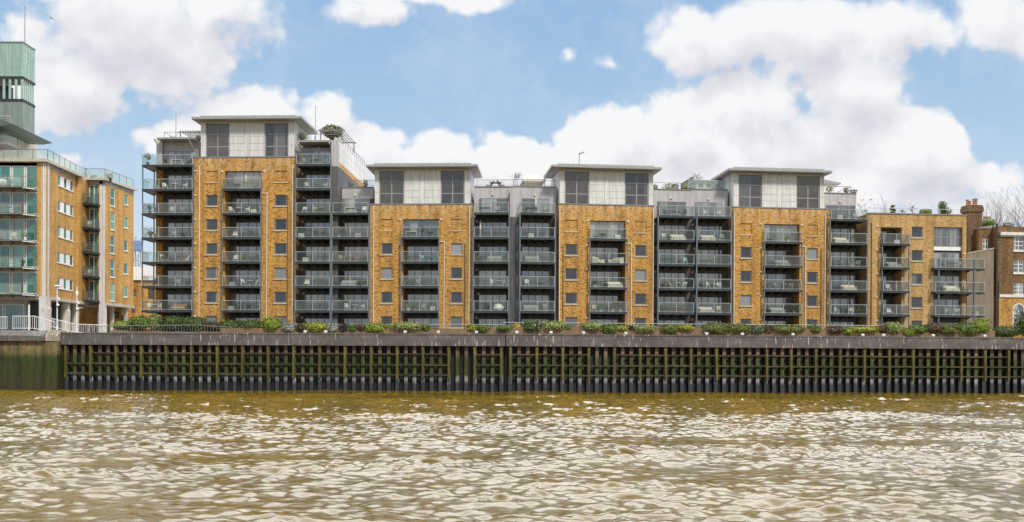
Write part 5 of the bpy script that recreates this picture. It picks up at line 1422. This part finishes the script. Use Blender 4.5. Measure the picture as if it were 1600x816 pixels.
roof_plant(FR, 1446, 326, 336, 3.0, .75, 'leaf_mid', 'low clipped green dome on the end block roof', 'dome', 'topiary', 2, n=700)
roof_plant(FR, 1472.5, 314.5, 335, 3.4, .48, 'leaf_dark', 'upright clipped dark shrub on the end block roof', 'cone', 'topiary', 3, n=800)
roof_plant(FR, 1481, 325, 336, 3.0, .5, 'leaf_olive', 'loose green plant at the right of the end block roof', n=260, seed=8)
roof_plant(FR, 1545, 341, 355, 7.5, .85, 'leaf_mid', 'green bush growing on the parapet beside the tall chimney', 'dome', 'bush', 9, n=700)
roof_plant(FR, 1575, 348, 356, 8, .8, 'leaf_brown', 'dry brown bush on the old house roof', 'bush', 'bush', 10, n=300)
def mast(fr, px, pt, pb, v, label):
    u, z1 = fr.at(px, pt, v); z0 = fr.z(px, pb, v); m = MB()
    m.tube((u,v,z0),(u,v,z1),.05,.03,6); m.lathe((u,v,z1),[(.05,0),(.07,.05),(.001,.1)],6); m.tube((u,v,z0),(u,v,z0+.5),.1,.1,6)
    solo('mast', m, [M['soffit']], fr, (u,v,z0), label, 'mast', 'thin masts on the roofs')
mast(FL, 275, 173, 221, 3.0, 'thin mast at the left of the tallest block roof')
mast(FL, 493, 167, 219, 3.0, 'thin mast at the right of the tallest block roof')
def aerial():
    fr = FR; v = 2.0; u, z1 = fr.at(905, 239, v); z0 = fr.z(905, 258, v); m = MB()
    m.tube((u,v,z0),(u,v,z1),.035,.03,5); m.tube((u-.1,v,z1-.15),(u+.6,v,z1+.1),.025,.025,4)
    for i in range(6):
        c = (u+.05+.1*i, v, z1-.1+.037*i); m.tube((c[0],c[1]-.22,c[2]),(c[0],c[1]+.22,c[2]),.012,.012,4); m.tube((c[0],c[1],c[2]-.14),(c[0],c[1],c[2]+.14),.012,.012,4)
    solo('television_aerial', m, [M['charcoal']], fr, (u,v,z0), 'small television aerial on the third block penthouse roof', 'aerial')
aerial()
def pergola(fr, pa, pb, pt, pbm, v0, v1, label, mat='frame'):
    ua, ub = fr.u(pa, v0), fr.u(pb, v0); z1, z0 = fr.z((pa+pb)/2, pt, v0), fr.z((pa+pb)/2, pbm, v0)
    T = thing('pergola', label, 'pergola', fr, ((ua+ub)/2, v0, z0))
    for x in (ua, ub):
        for y in (v0, v1):
            m = MB(); m.box(x-.06,x+.06,y-.06,y+.06,z0,z1-.12); part('post', m, M[mat], T)
    for y in (v0, v1):
        m = MB(); m.box(ua-.3,ub+.3,y-.06,y+.06,z1-.118,z1); part('beam', m, M[mat], T)
    m = MB(); n = 9
    for i in range(n): x = ua+(ub-ua)*i/(n-1); m.box(x-.035,x+.035,v0-.3,v1+.3,z1+.002,z1+.09)
    part('rafter', m, M[mat], T)
pergola(FL, 281, 314, 206, 221, 2.5, 6.5, 'grey slatted pergola left of the tallest block penthouse')
pergola(FL, 500, 534, 203, 219, 2.5, 9.0, 'grey slatted pergola over shrubs right of the tallest block penthouse', 'frame')
def gazebo():
    fr = FR; v0, v1 = 5.0, 8.0; ua, ub = fr.u(816, v0), fr.u(852, v0); z0, ze, zp = fr.z(834, 293, v0), fr.z(834, 279, v0), fr.z(834, 272, 6.5)
    T = thing('garden_canopy', 'white peaked garden canopy on the roof terrace of the central pair', 'canopy', fr, ((ua+ub)/2, 6.5, z0))
    for x in (ua+.1, ub-.1):
        for y in (v0+.1, v1-.1):
            m = MB(); m.tube((x,y,z0),(x,y,ze),.04,.04,6); part('pole', m, M['charcoal'], T)
    m = MB(); c = ((ua+ub)/2, 6.5, zp); q = [(ua,v0,ze),(ub,v0,ze),(ub,v1,ze),(ua,v1,ze)]
    for i in range(4):
        a, b = q[i], q[(i+1)%4]; m.poly([a, b, c]); m.quad((a[0],a[1],ze-.3),(b[0],b[1],ze-.3),(b[0],b[1],ze-.002),(a[0],a[1],ze-.002))
    part('cloth_roof', m, M['cream_fabric'], T)
    m = MB(); m.quad((ua+.12,v1-.12,z0),(ub-.12,v1-.12,z0),(ub-.12,v1-.12,ze-.3),(ua+.12,v1-.12,ze-.3)); part('back_curtain', m, M['cream_fabric'], T)
gazebo()
def screen():
    fr = FR; v = 5.5; m = MB(); ua, ub = fr.u(1063, v), fr.u(1083, v); z0 = fr.z(1072, 298, v); za, zb = fr.z(1063, 287, v), fr.z(1083, 275, v)
    n = 12
    for i in range(n):
        x = ua+(ub-ua)*i/n; m.prism([(x, z0), (x+(ub-ua)/n*.75, z0), (x+(ub-ua)/n*.75, za+(zb-za)*(i+.8)/n), (x, za+(zb-za)*i/n)], 'v', v, v+.06)
    m.box(ua, ub, v+.062, v+.12, z0+.2, z0+.3)
    solo('slatted_screen', m, [M['charcoal']], fr, (ua,v,z0), 'dark slatted screen rising to the right on the roof terrace', 'screen')
    v = 4.5; ua, ub = fr.u(1088, v), fr.u(1141, v); z0 = fr.z(1110, 298, v); m = MB(); zt = fr.z(1110, 284, v)
    wall_holes(m, ua, ub, z0, zt, [(ua+(ub-ua)*k, ua+(ub-ua)*(k+.17), z0+.3, zt-.2, .1, False) for k in (.03, .27, .52, .78)], v, v+3)
    T = thing('roof_pavilion', 'low pale pavilion with wide windows behind the glass terrace screen', 'pavilion', fr, ((ua+ub)/2, v, z0))
    part('pavilion_wall', m, M['light_render'], T)
    for k in (.03, .27, .52, .78): window(T, ua+(ub-ua)*k, ua+(ub-ua)*(k+.17), z0+.3, zt-.2, v+.02, 1, 1, sill=False, pm='pane_win')
    r = MB(); r.box(ua-.2, ub+.2, v-.3, v+3.2, zt+.003, zt+.14); part('roof', r, M['fascia'], T)
    v = 6.0; ua, ub = fr.u(1288, v), fr.u(1308, v); z0 = fr.z(1298, 303, v); zt = fr.z(1298, 288, v); m = MB()
    T = thing('roof_shed', 'small white roof shelter right of the fourth block penthouse', 'shelter', fr, ((ua+ub)/2, v, z0))
    m.box(ua, ub, v, v+2.5, z0, zt); part('shelter_wall', m, M['white'], T)
    m = MB(); m.prism([(ua-.2, zt+.15), (ua-.2, zt+.5), (ub+.3, zt+.15), (ub+.3, zt+.003), (ua-.2, zt+.003)], 'v', v-.3, v+2.8); part('roof', m, M['fascia'], T)
screen()
for k, (px, lab) in enumerate(((763, 'grey lounge chair left of the terrace table, roof left of central joint'), (785, 'grey lounge chair right of the terrace table, roof left of central joint'))):
    u, z = FL.at(px, 292, 3.5); me = cached(('deck_chair','dark'), f_lounger, ['charcoal','charcoal'])
    o = bpy.data.objects.new('deck_chair', me); COL.objects.link(o); o.location = FL.world(u, 3.5, FL.z(770, 292.5, 2.3)); o.rotation_euler = (0,0,FL.ang+(1.3 if k else -1.3)); tag(o, lab, 'chair')
u = FL.u(774, 3.5); o = bpy.data.objects.new('long_table', cached(('long_table','dark'), f_long, ['charcoal'])); COL.objects.link(o); o.location = FL.world(u, 3.5, FL.z(770, 292.5, 2.3)); o.rotation_euler = (0,0,FL.ang); tag(o, 'low dark terrace table between two lounge chairs, roof beside central joint', 'table')
for px, pt, lf, lab, sd in ((132, 262, 'leaf_dry', 'spiky pots on the left block roof terrace, at the inner corner', 3), (145, 273, 'leaf_dark', 'small dark pot plant in the middle of the left block roof terrace', 4), (170, 270, 'leaf_yellow', 'golden grass pot at the right end of the left block roof', 5)):
    Y = 121.5; x = (px-800)/F*Y; zt = ZC+(565-pt-3)/F*Y; m = MB(); z0 = 24.98
    m.lathe((x,Y,z0),[(.001,0),(.2,0),(.26,.45),(.22,.45)],10,0); leaf_cloud(m,(x,Y,(z0+.4+zt)/2),(.45,.4,max(.25,(zt-z0-.4)/2)),220,.06,2,sd,.3,1)
    solo('potted_plant', m, [M['charcoal'], M[lf]], FW, (x,Y,z0), lab, 'plant')
m = MB(); x = -67.6; leaf_cloud(m, (-63.8,114.5,33.7),(1.5,1,.9),420,.09,2.2,77,.4,1); m.lathe((-63.8,114.5,32.4),[(.001,0),(.3,0),(.4,.6),(.3,.6)],10,0)
solo('potted_plant', m, [M['charcoal'], M['leaf_olive']], FW, (-63.8,114.5,32.4), 'olive bush above the sweeping canopy at the far left edge', 'plant')

# ================================================================== TREES
def tree(fr, px, pt, v, spread, seed, label, depth=4, leaf=None, nleaf=0, trunk=.22, lean=0.0):
    u, zt = fr.at(px, pt, v); h = zt-GZ; rnd = random.Random(seed)
    T = thing('bare_tree' if not leaf else 'tree', label, 'tree', fr, (u, v, GZ))
    t = MB(); t.tube((u,v,GZ-.1),(u+lean*.4,v,GZ+h*.32),trunk,trunk*.78,8); t.tube((u+lean*.4,v,GZ+h*.32),(u+lean,v,GZ+h*.52),trunk*.78,trunk*.55,8); part('trunk', t, M['bark'], T)
    c = MB(); tips = []; top = (u+lean,v,GZ+h*.52)
    for i in range(5):
        a = 2*PI*i/5+rnd.uniform(-.4,.4); d = (math.cos(a)*spread, math.sin(a)*spread, 1)
        branches(c, top if i else top, d if i else (0,0,1), h*.20*rnd.uniform(.85,1.1), trunk*.42, depth-1, rnd, tips, .48, .009)
    for i in range(4):
        a = 2*PI*i/4+rnd.uniform(-.4,.4); branches(c, (u+lean*.5,v,GZ+h*(.34+.04*i)), (math.cos(a),math.sin(a),.9), h*.15, trunk*.3, depth-2, rnd, tips, .5, .009)
    if nleaf:
        for i in range(0, len(tips)):
            p = tips[i]; leaf_cloud(c, tuple(p), (.55,.55,.45), max(3, nleaf//max(1,len(tips))), .09, 2, seed+i, .1, 1)
    part('crown', c, [M['bark']] + ([M[leaf]] if leaf else []), T)
tree(FR, 1385, 294, 20, .16, 21, 'slim pale bare tree behind the end block roof', 3, trunk=.12)
tree(FR, 1359, 305, 14, .45, 22, 'dark leafy tree between the fourth block and the end block', 3, 'leaf_dark', 900, trunk=.2)
tree(FR, 1561, 308, 22, .42, 23, 'bare tree behind the old house, left of three', 4, trunk=.26)
tree(FR, 1578, 314, 26, .36, 24, 'thin bare tree behind the old house, middle of three', 4, trunk=.2)
tree(FR, 1603, 290, 18, .5, 25, 'tallest bare tree at the right edge behind the old house', 4, trunk=.3)

# gull in flight over the left rooftops
m = MB()
def gull(m):
    pr = [(-.30,.015),(-.2,.05),(0,.075),(.14,.06),(.2,.045),(.25,.05),(.3,.03),(.36,.008)]
    n = len(m.v); k = 8
    for x, r in pr:
        for i in range(k): a = 2*PI*i/k; m.v.append((x, r*math.cos(a), r*.9*math.sin(a)))
    for j in range(len(pr)-1):
        for i in range(k): i2 = (i+1)%k; m.f.append((n+j*k+i,n+j*k+i2,n+(j+1)*k+i2,n+(j+1)*k+i)); m.m.append(0)
    for s in (-1,1):
        for (x0,x1,y0,y1,za,zb,c0,c1) in ((.12,.12,.04,.32,.03,.14,.2,.17),(.12,-.05,.32,.68,.14,.06,.17,.03)):
            up = [(x0,s*y0,za),(x1,s*y1,zb),(x1-c1,s*y1,zb),(x0-c0,s*y0,za)]
            dn = [(a,b,c-.012) for a,b,c in up]
            m.poly(up); m.poly(dn[::-1])
            for i in range(4): m.quad(up[i],up[(i+1)%4],dn[(i+1)%4],dn[i])
    m.prism([(-.3,-.03),(-.3,.03),(-.44,.08),(-.44,-.08)],'z',-.008,.008)
gull(m)
Y = 100.0; X = (78-800)/F*Y; Z = ZC+(565-29-3.2)/F*Y
o = bpy.data.objects.new('gull', m.mesh('gull', [M['gull']])); COL.objects.link(o); o.location = (X,Y,Z); o.scale = (.62,.62,.62); o.rotation_euler = (R(20),R(-8),R(150)); tag(o, 'grey gull in flight high against the left cloud', 'bird')

# ================================================================== RIVER
def river():
    rs = np.random.RandomState(11)
    xs = np.concatenate([[-900,-500,-300,-180,-120,-90,-76], np.linspace(-68,68,1300), [76,90,120,180,300,500,900]])
    ys = np.concatenate([[-900,-500,-250,-120,-60,-30,-12,0,8,12], np.linspace(15,32,340)[:-1], np.linspace(32,60,360)[:-1], np.linspace(60,118,260)])
    X, Yg = np.meshgrid(xs, ys)
    Z = np.zeros_like(X)
    # wind-driven surface: random sea with a directional spread, two patch sizes so that it never repeats
    def sea(size, n, lmin, lmax, seed, spread, heading):
        r = np.random.RandomState(seed)
        k1 = 2*np.pi*np.fft.fftfreq(n, size/n); kx, ky = np.meshgrid(k1, k1)
        k = np.hypot(kx, ky); k[0, 0] = 1e9
        th = np.arctan2(ky, kx) - heading
        dirn = np.abs(np.cos(th))**spread + .10
        band = 1/(1+(lmin*k/(2*np.pi))**6) * 1/(1+(2*np.pi/(lmax*k))**6)
        amp = band*np.sqrt(dirn)*k**-1.98          # height amplitude; slopes fall slowly with k
        amp[0, 0] = 0
        f = np.fft.ifft2(amp*(r.normal(size=(n, n))+1j*r.normal(size=(n, n)))).real
        g = np.gradient(f, size/n); f /= math.sqrt((g[0]**2).mean()+(g[1]**2).mean())
        return f
    def sample(f, size, x, y):
        n = f.shape[0]; a = (x/size*n) % n; b = (y/size*n) % n
        i0, j0 = np.floor(a).astype(int) % n, np.floor(b).astype(int) % n; i1, j1 = (i0+1) % n, (j0+1) % n
        u, v = a-np.floor(a), b-np.floor(b)
        return (f[j0, i0]*(1-u)+f[j0, i1]*u)*(1-v) + (f[j1, i0]*(1-u)+f[j1, i1]*u)*v
    s1 = sea(53.0, 1280, .20, 1.7, 3, 3.5, PI/2+.10); s2 = sea(36.7, 1024, .18, .75, 8, 2.4, PI/2-.28); s3 = sea(97.0, 256, 3.0, 14.0, 5, 5.0, PI/2)
    p1 = sample(s3, 97.0, X, Yg); p2 = sample(s3, 97.0, X+41, Yg*1.3+17)
    patch = np.clip(1 + .22*p1/np.std(p1) + .15*p2/np.std(p2), .55, 1.6)
    a1, a2 = sample(s1, 53.0, X, Yg), sample(s2, 36.7, X+7, Yg+5)
    Z = (a1*.115 + a2*.10)*patch*SEA + p1*.055
    Z *= np.interp(Yg, [0, 85, 103, 120], [1, 1, .6, .4])
    edge = (np.abs(X) > 70) | (Yg < 11)
    Z[edge] *= 0
    ny, nx = X.shape
    co = np.stack([X, Yg, Z], -1).reshape(-1, 3).astype(np.float32)
    idx = np.arange(ny*nx).reshape(ny, nx)
    q = np.stack([idx[:-1,:-1], idx[:-1,1:], idx[1:,1:], idx[1:,:-1]], -1).reshape(-1, 4).astype(np.int32)
    me = bpy.data.meshes.new('river_water')
    me.vertices.add(len(co)); me.vertices.foreach_set('co', co.ravel())
    me.loops.add(q.size); me.loops.foreach_set('vertex_index', q.ravel())
    me.polygons.add(len(q)); me.polygons.foreach_set('loop_start', np.arange(0, q.size, 4, dtype=np.int32))
    me.polygons.foreach_set('use_smooth', np.ones(len(q), dtype=bool))
    me.update(calc_edges=True)
    m, nt, bs = new_mat('silty_river')
    tc = coord(nt, (1,1,1))
    c = noise(nt, coord(nt, (.06,.12,1)), 1.0, 5)
    nt.links.new(ramp(nt, c, [(.3, (.082,.051,.0015)), (.7, (.118,.076,.002))]), bs.inputs['Base Color'])
    bs.inputs['Roughness'].default_value = .03; bs.inputs['IOR'].default_value = 1.42
    b1 = N(nt, 'ShaderNodeBump'); b1.inputs['Strength'].default_value = WATER_BUMP; b1.inputs['Distance'].default_value = .06
    h = mth(nt, 'ADD', mth(nt, 'MULTIPLY', noise(nt, coord(nt, (.8,1.5,1)), 1.8, 7, .66), .8), mth(nt, 'MULTIPLY', noise(nt, coord(nt, (.8,1.7,1)), 6.5, 5, .65), .5))
    nt.links.new(h, b1.inputs['Height']); nt.links.new(b1.outputs[0], bs.inputs['Normal'])
    me.materials.append(m)
    o = bpy.data.objects.new('river_water', me); COL.objects.link(o); o['kind'] = 'structure'
WATER_BUMP = .24
SEA = 1.75
river()
#@@PART4
# ================================================================== SKY AND LIGHT
SUN_EL, SUN_AZ = R(47), R(152)     # azimuth from +Y clockwise: behind the camera, a little to the right
W = bpy.data.worlds.new('World'); SC.world = W; W.use_nodes = True
def sky():
    nt = W.node_tree; nt.nodes.clear()
    out = nt.nodes.new('ShaderNodeOutputWorld'); bg = nt.nodes.new('ShaderNodeBackground'); nt.links.new(bg.outputs[0], out.inputs[0])
    bg.inputs['Strength'].default_value = .10
    st = nt.nodes.new('ShaderNodeTexSky'); st.sky_type = 'NISHITA'; st.sun_disc = False
    st.sun_elevation = SUN_EL; st.sun_rotation = SUN_AZ; st.air_density = 1.0; st.dust_density = .6; st.ozone_density = 1.6
    tc = N(nt, 'ShaderNodeTexCoord'); nv = N(nt, 'ShaderNodeVectorMath', operation='NORMALIZE'); nt.links.new(tc.outputs['Generated'], nv.inputs[0])
    D = nv.outputs[0]
    def vm(op, a, b=None):
        n = N(nt, 'ShaderNodeVectorMath', operation=op)
        for i, x in enumerate((a, b)):
            if x is None: continue
            if hasattr(x, 'is_output'): nt.links.new(x, n.inputs[i])
            else: n.inputs[i].default_value = x
        return n.outputs['Value'] if op in ('LENGTH', 'DISTANCE', 'DOT_PRODUCT') else n.outputs[0]
    # cloud banks by bearing and height: centre, half width, half height, fullness
    B = [(195,45,195,108,1.2),(125,140,120,72,1.2),(310,8,115,60,1.05),(240,110,95,74,1.1),(40,40,80,60,.7),
         (560,24,95,36,.8),(640,-8,200,30,.9),(470,-10,90,22,.8),(370,172,92,58,1),(505,198,82,58,1),(270,222,66,44,1),(590,235,80,58,1),(690,258,85,55,1),(430,245,200,60,1),
         (800,256,110,54,1),(960,222,105,70,1),(1060,205,130,80,1),(1180,165,118,92,1),(1250,225,200,92,1),(1425,230,96,72,1),(1110,55,125,70,1),(1260,40,175,80,1),(1400,45,160,72,1),(1545,25,135,76,1),(1150,290,460,80,1.1),(1330,130,95,66,1),(1475,255,60,60,.8),
         (958,94,72,64,.58),(899,80,60,50,.46),(616,110,36,26,.25),(1640,310,130,60,.8),(60,255,180,60,.55),(1560,330,180,50,.8)]
    def dens(P):
        """cloud amount in direction P"""
        sp = N(nt, 'ShaderNodeSeparateXYZ'); nt.links.new(P, sp.inputs[0])
        yy = mth(nt, 'MAXIMUM', sp.outputs[1], .12)
        cb = N(nt, 'ShaderNodeCombineXYZ'); nt.links.new(mth(nt, 'DIVIDE', sp.outputs[0], yy), cb.inputs[0]); nt.links.new(mth(nt, 'DIVIDE', sp.outputs[2], yy), cb.inputs[1])
        w = N(nt, 'ShaderNodeTexNoise'); nt.links.new(P, w.inputs['Vector']); w.inputs['Scale'].default_value = 9; w.inputs['Detail'].default_value = 5
        off = vm('MULTIPLY', vm('SUBTRACT', w.outputs['Color'], (.5,.5,.5)), (.075,.06,0))
        uv = vm('ADD', cb.outputs[0], off)
        cur = None
        for (px, py, rx, ry, pk) in B:
            c = ((px-800)/F, (565-py)/F, 0)
            d = vm('LENGTH', vm('MULTIPLY', vm('SUBTRACT', uv, c), (F/rx, F/ry, 0)))
            e = mth(nt, 'SUBTRACT', pk, d)
            if cur is None: cur = e
            else:
                n = N(nt, 'ShaderNodeMath', operation='SMOOTH_MAX'); nt.links.new(cur, n.inputs[0]); nt.links.new(e, n.inputs[1]); n.inputs[2].default_value = .22; cur = n.outputs[0]
        cur = mth(nt, 'MAXIMUM', cur, -1.5)
        # above the picture and all round behind: broken bright cloud
        hi = mth(nt, 'SUBTRACT', mth(nt, 'MULTIPLY', sp.outputs[2], 3.4), 1.25, clamp=True)
        back = mth(nt, 'MULTIPLY', mth(nt, 'SUBTRACT', .45, sp.outputs[1]), 3.0, clamp=True)
        amb = mth(nt, 'MULTIPLY', mth(nt, 'MAXIMUM', hi, mth(nt, 'MULTIPLY', back, .42)), .72)
        f1 = N(nt, 'ShaderNodeTexNoise'); nt.links.new(P, f1.inputs['Vector']); f1.inputs['Scale'].default_value = 13; f1.inputs['Detail'].default_value = 7; f1.inputs['Roughness'].default_value = .62
        puff = N(nt, 'ShaderNodeTexVoronoi', feature='SMOOTH_F1'); nt.links.new(vm('ADD', P, vm('MULTIPLY', off, (.6,.6,.6))), puff.inputs['Vector'])
        puff.inputs['Scale'].default_value = 17; puff.inputs['Smoothness'].default_value = .45; puff.inputs['Detail'].default_value = 2; puff.inputs['Roughness'].default_value = .55; puff.inputs['Lacunarity'].default_value = 2.3
        nz = mth(nt, 'ADD', mth(nt, 'MULTIPLY_ADD', f1.outputs[0], 1.3, -.65), mth(nt, 'MULTIPLY_ADD', puff.outputs['Distance'], -.75, .33))
        return mth(nt, 'ADD', mth(nt, 'MAXIMUM', cur, mth(nt, 'SUBTRACT', amb, .15)), mth(nt, 'MULTIPLY_ADD', nz, .85, .14)), f1.outputs[0]
    d0, f0 = dens(D)
    d1, _ = dens(vm('NORMALIZE', vm('ADD', D, (-.012, 0, .030))))
    sz = N(nt, 'ShaderNodeSeparateXYZ'); nt.links.new(D, sz.inputs[0])
    soft = mth(nt, 'MULTIPLY_ADD', mth(nt, 'MULTIPLY', mth(nt, 'SUBTRACT', sz.outputs[2], .20), 7.0, clamp=True), .24, .12)
    sm = N(nt, 'ShaderNodeMapRange', interpolation_type='SMOOTHSTEP'); nt.links.new(d0, sm.inputs[0]); sm.inputs[1].default_value = -.12; nt.links.new(soft, sm.inputs[2])
    alpha = sm.outputs[0]
    lit = mth(nt, 'ADD', mth(nt, 'MULTIPLY', mth(nt, 'SUBTRACT', d0, d1), .95), .76)
    lit = mth(nt, 'SUBTRACT', lit, mth(nt, 'MULTIPLY', mth(nt, 'MINIMUM', d0, 1.0), .42))
    lit = mth(nt, 'ADD', lit, mth(nt, 'MULTIPLY_ADD', f0, 1.5, -.78))
    low = mth(nt, 'MULTIPLY', mth(nt, 'SUBTRACT', .27, sz.outputs[2]), 2.4, clamp=True)
    lit = mth(nt, 'ADD', lit, mth(nt, 'MULTIPLY', low, .5), clamp=True)
    cloud = ramp(nt, lit, [(.0, (6.7,6.75,7.4)), (.45, (7.8,7.85,8.3)), (1.0, (9.3,9.35,9.5))])
    # unseen cloud above the far bank, brightness added to whiten the river's reflections
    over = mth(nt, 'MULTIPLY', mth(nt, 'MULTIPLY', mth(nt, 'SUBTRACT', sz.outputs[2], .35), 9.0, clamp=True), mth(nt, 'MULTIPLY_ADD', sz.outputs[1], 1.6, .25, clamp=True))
    over = mth(nt, 'MULTIPLY_ADD', over, OVERHEAD_BOOST, 1.0)
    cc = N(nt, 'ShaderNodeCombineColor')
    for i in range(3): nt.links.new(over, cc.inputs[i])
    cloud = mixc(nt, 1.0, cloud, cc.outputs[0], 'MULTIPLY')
    # clear air between the clouds
    blue = ramp(nt, sz.outputs[2], [(.0, (8.2,8.6,9.0)), (.12, (6.4,7.7,8.9)), (.22, (4.5,6.4,8.5)), (.36, (3.1,5.2,8.1)), (1.0, (1.6,3.1,6.3))])
    clear = mixc(nt, .85, st.outputs[0], blue)
    veil = mth(nt, 'MULTIPLY', ramp(nt, f0, [(.42, G(0)), (.75, G(1))]), .35)
    clear = mixc(nt, veil, clear, (7.4,7.9,8.8))
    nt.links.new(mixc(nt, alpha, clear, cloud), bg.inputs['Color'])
OVERHEAD_BOOST = 7.0
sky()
sun = bpy.data.lights.new('sun', 'SUN'); sun.energy = 3.3; sun.angle = R(9); sun.color = (1, .95, .87)
so = bpy.data.objects.new('sun', sun); COL.objects.link(so)
dv = Vector((math.sin(SUN_AZ)*math.cos(SUN_EL), math.cos(SUN_AZ)*math.cos(SUN_EL), math.sin(SUN_EL)))
so.rotation_euler = dv.to_track_quat('Z', 'Y').to_euler()

cam = bpy.data.cameras.new('camera'); co = bpy.data.objects.new('camera', cam); COL.objects.link(co)
cam.sensor_width = 36; cam.lens = F/1600*36; cam.shift_y = (565-408)/1600; cam.clip_start = .5; cam.clip_end = 6000
co.location = (0, 0, ZC); co.rotation_euler = (PI/2, -ROLL, 0)
SC.camera = co
SC.view_settings.view_transform = 'Standard'; SC.view_settings.look = 'None'; SC.view_settings.exposure = 0.0; SC.view_settings.gamma = 1.0
SC.view_settings.use_curve_mapping = False
SC.cycles.max_bounces = 6; SC.cycles.transparent_max_bounces = 12; SC.cycles.use_denoising = True
SC.cycles.glossy_bounces = 3; SC.cycles.transmission_bounces = 3
SC.cycles.sample_clamp_indirect = 6
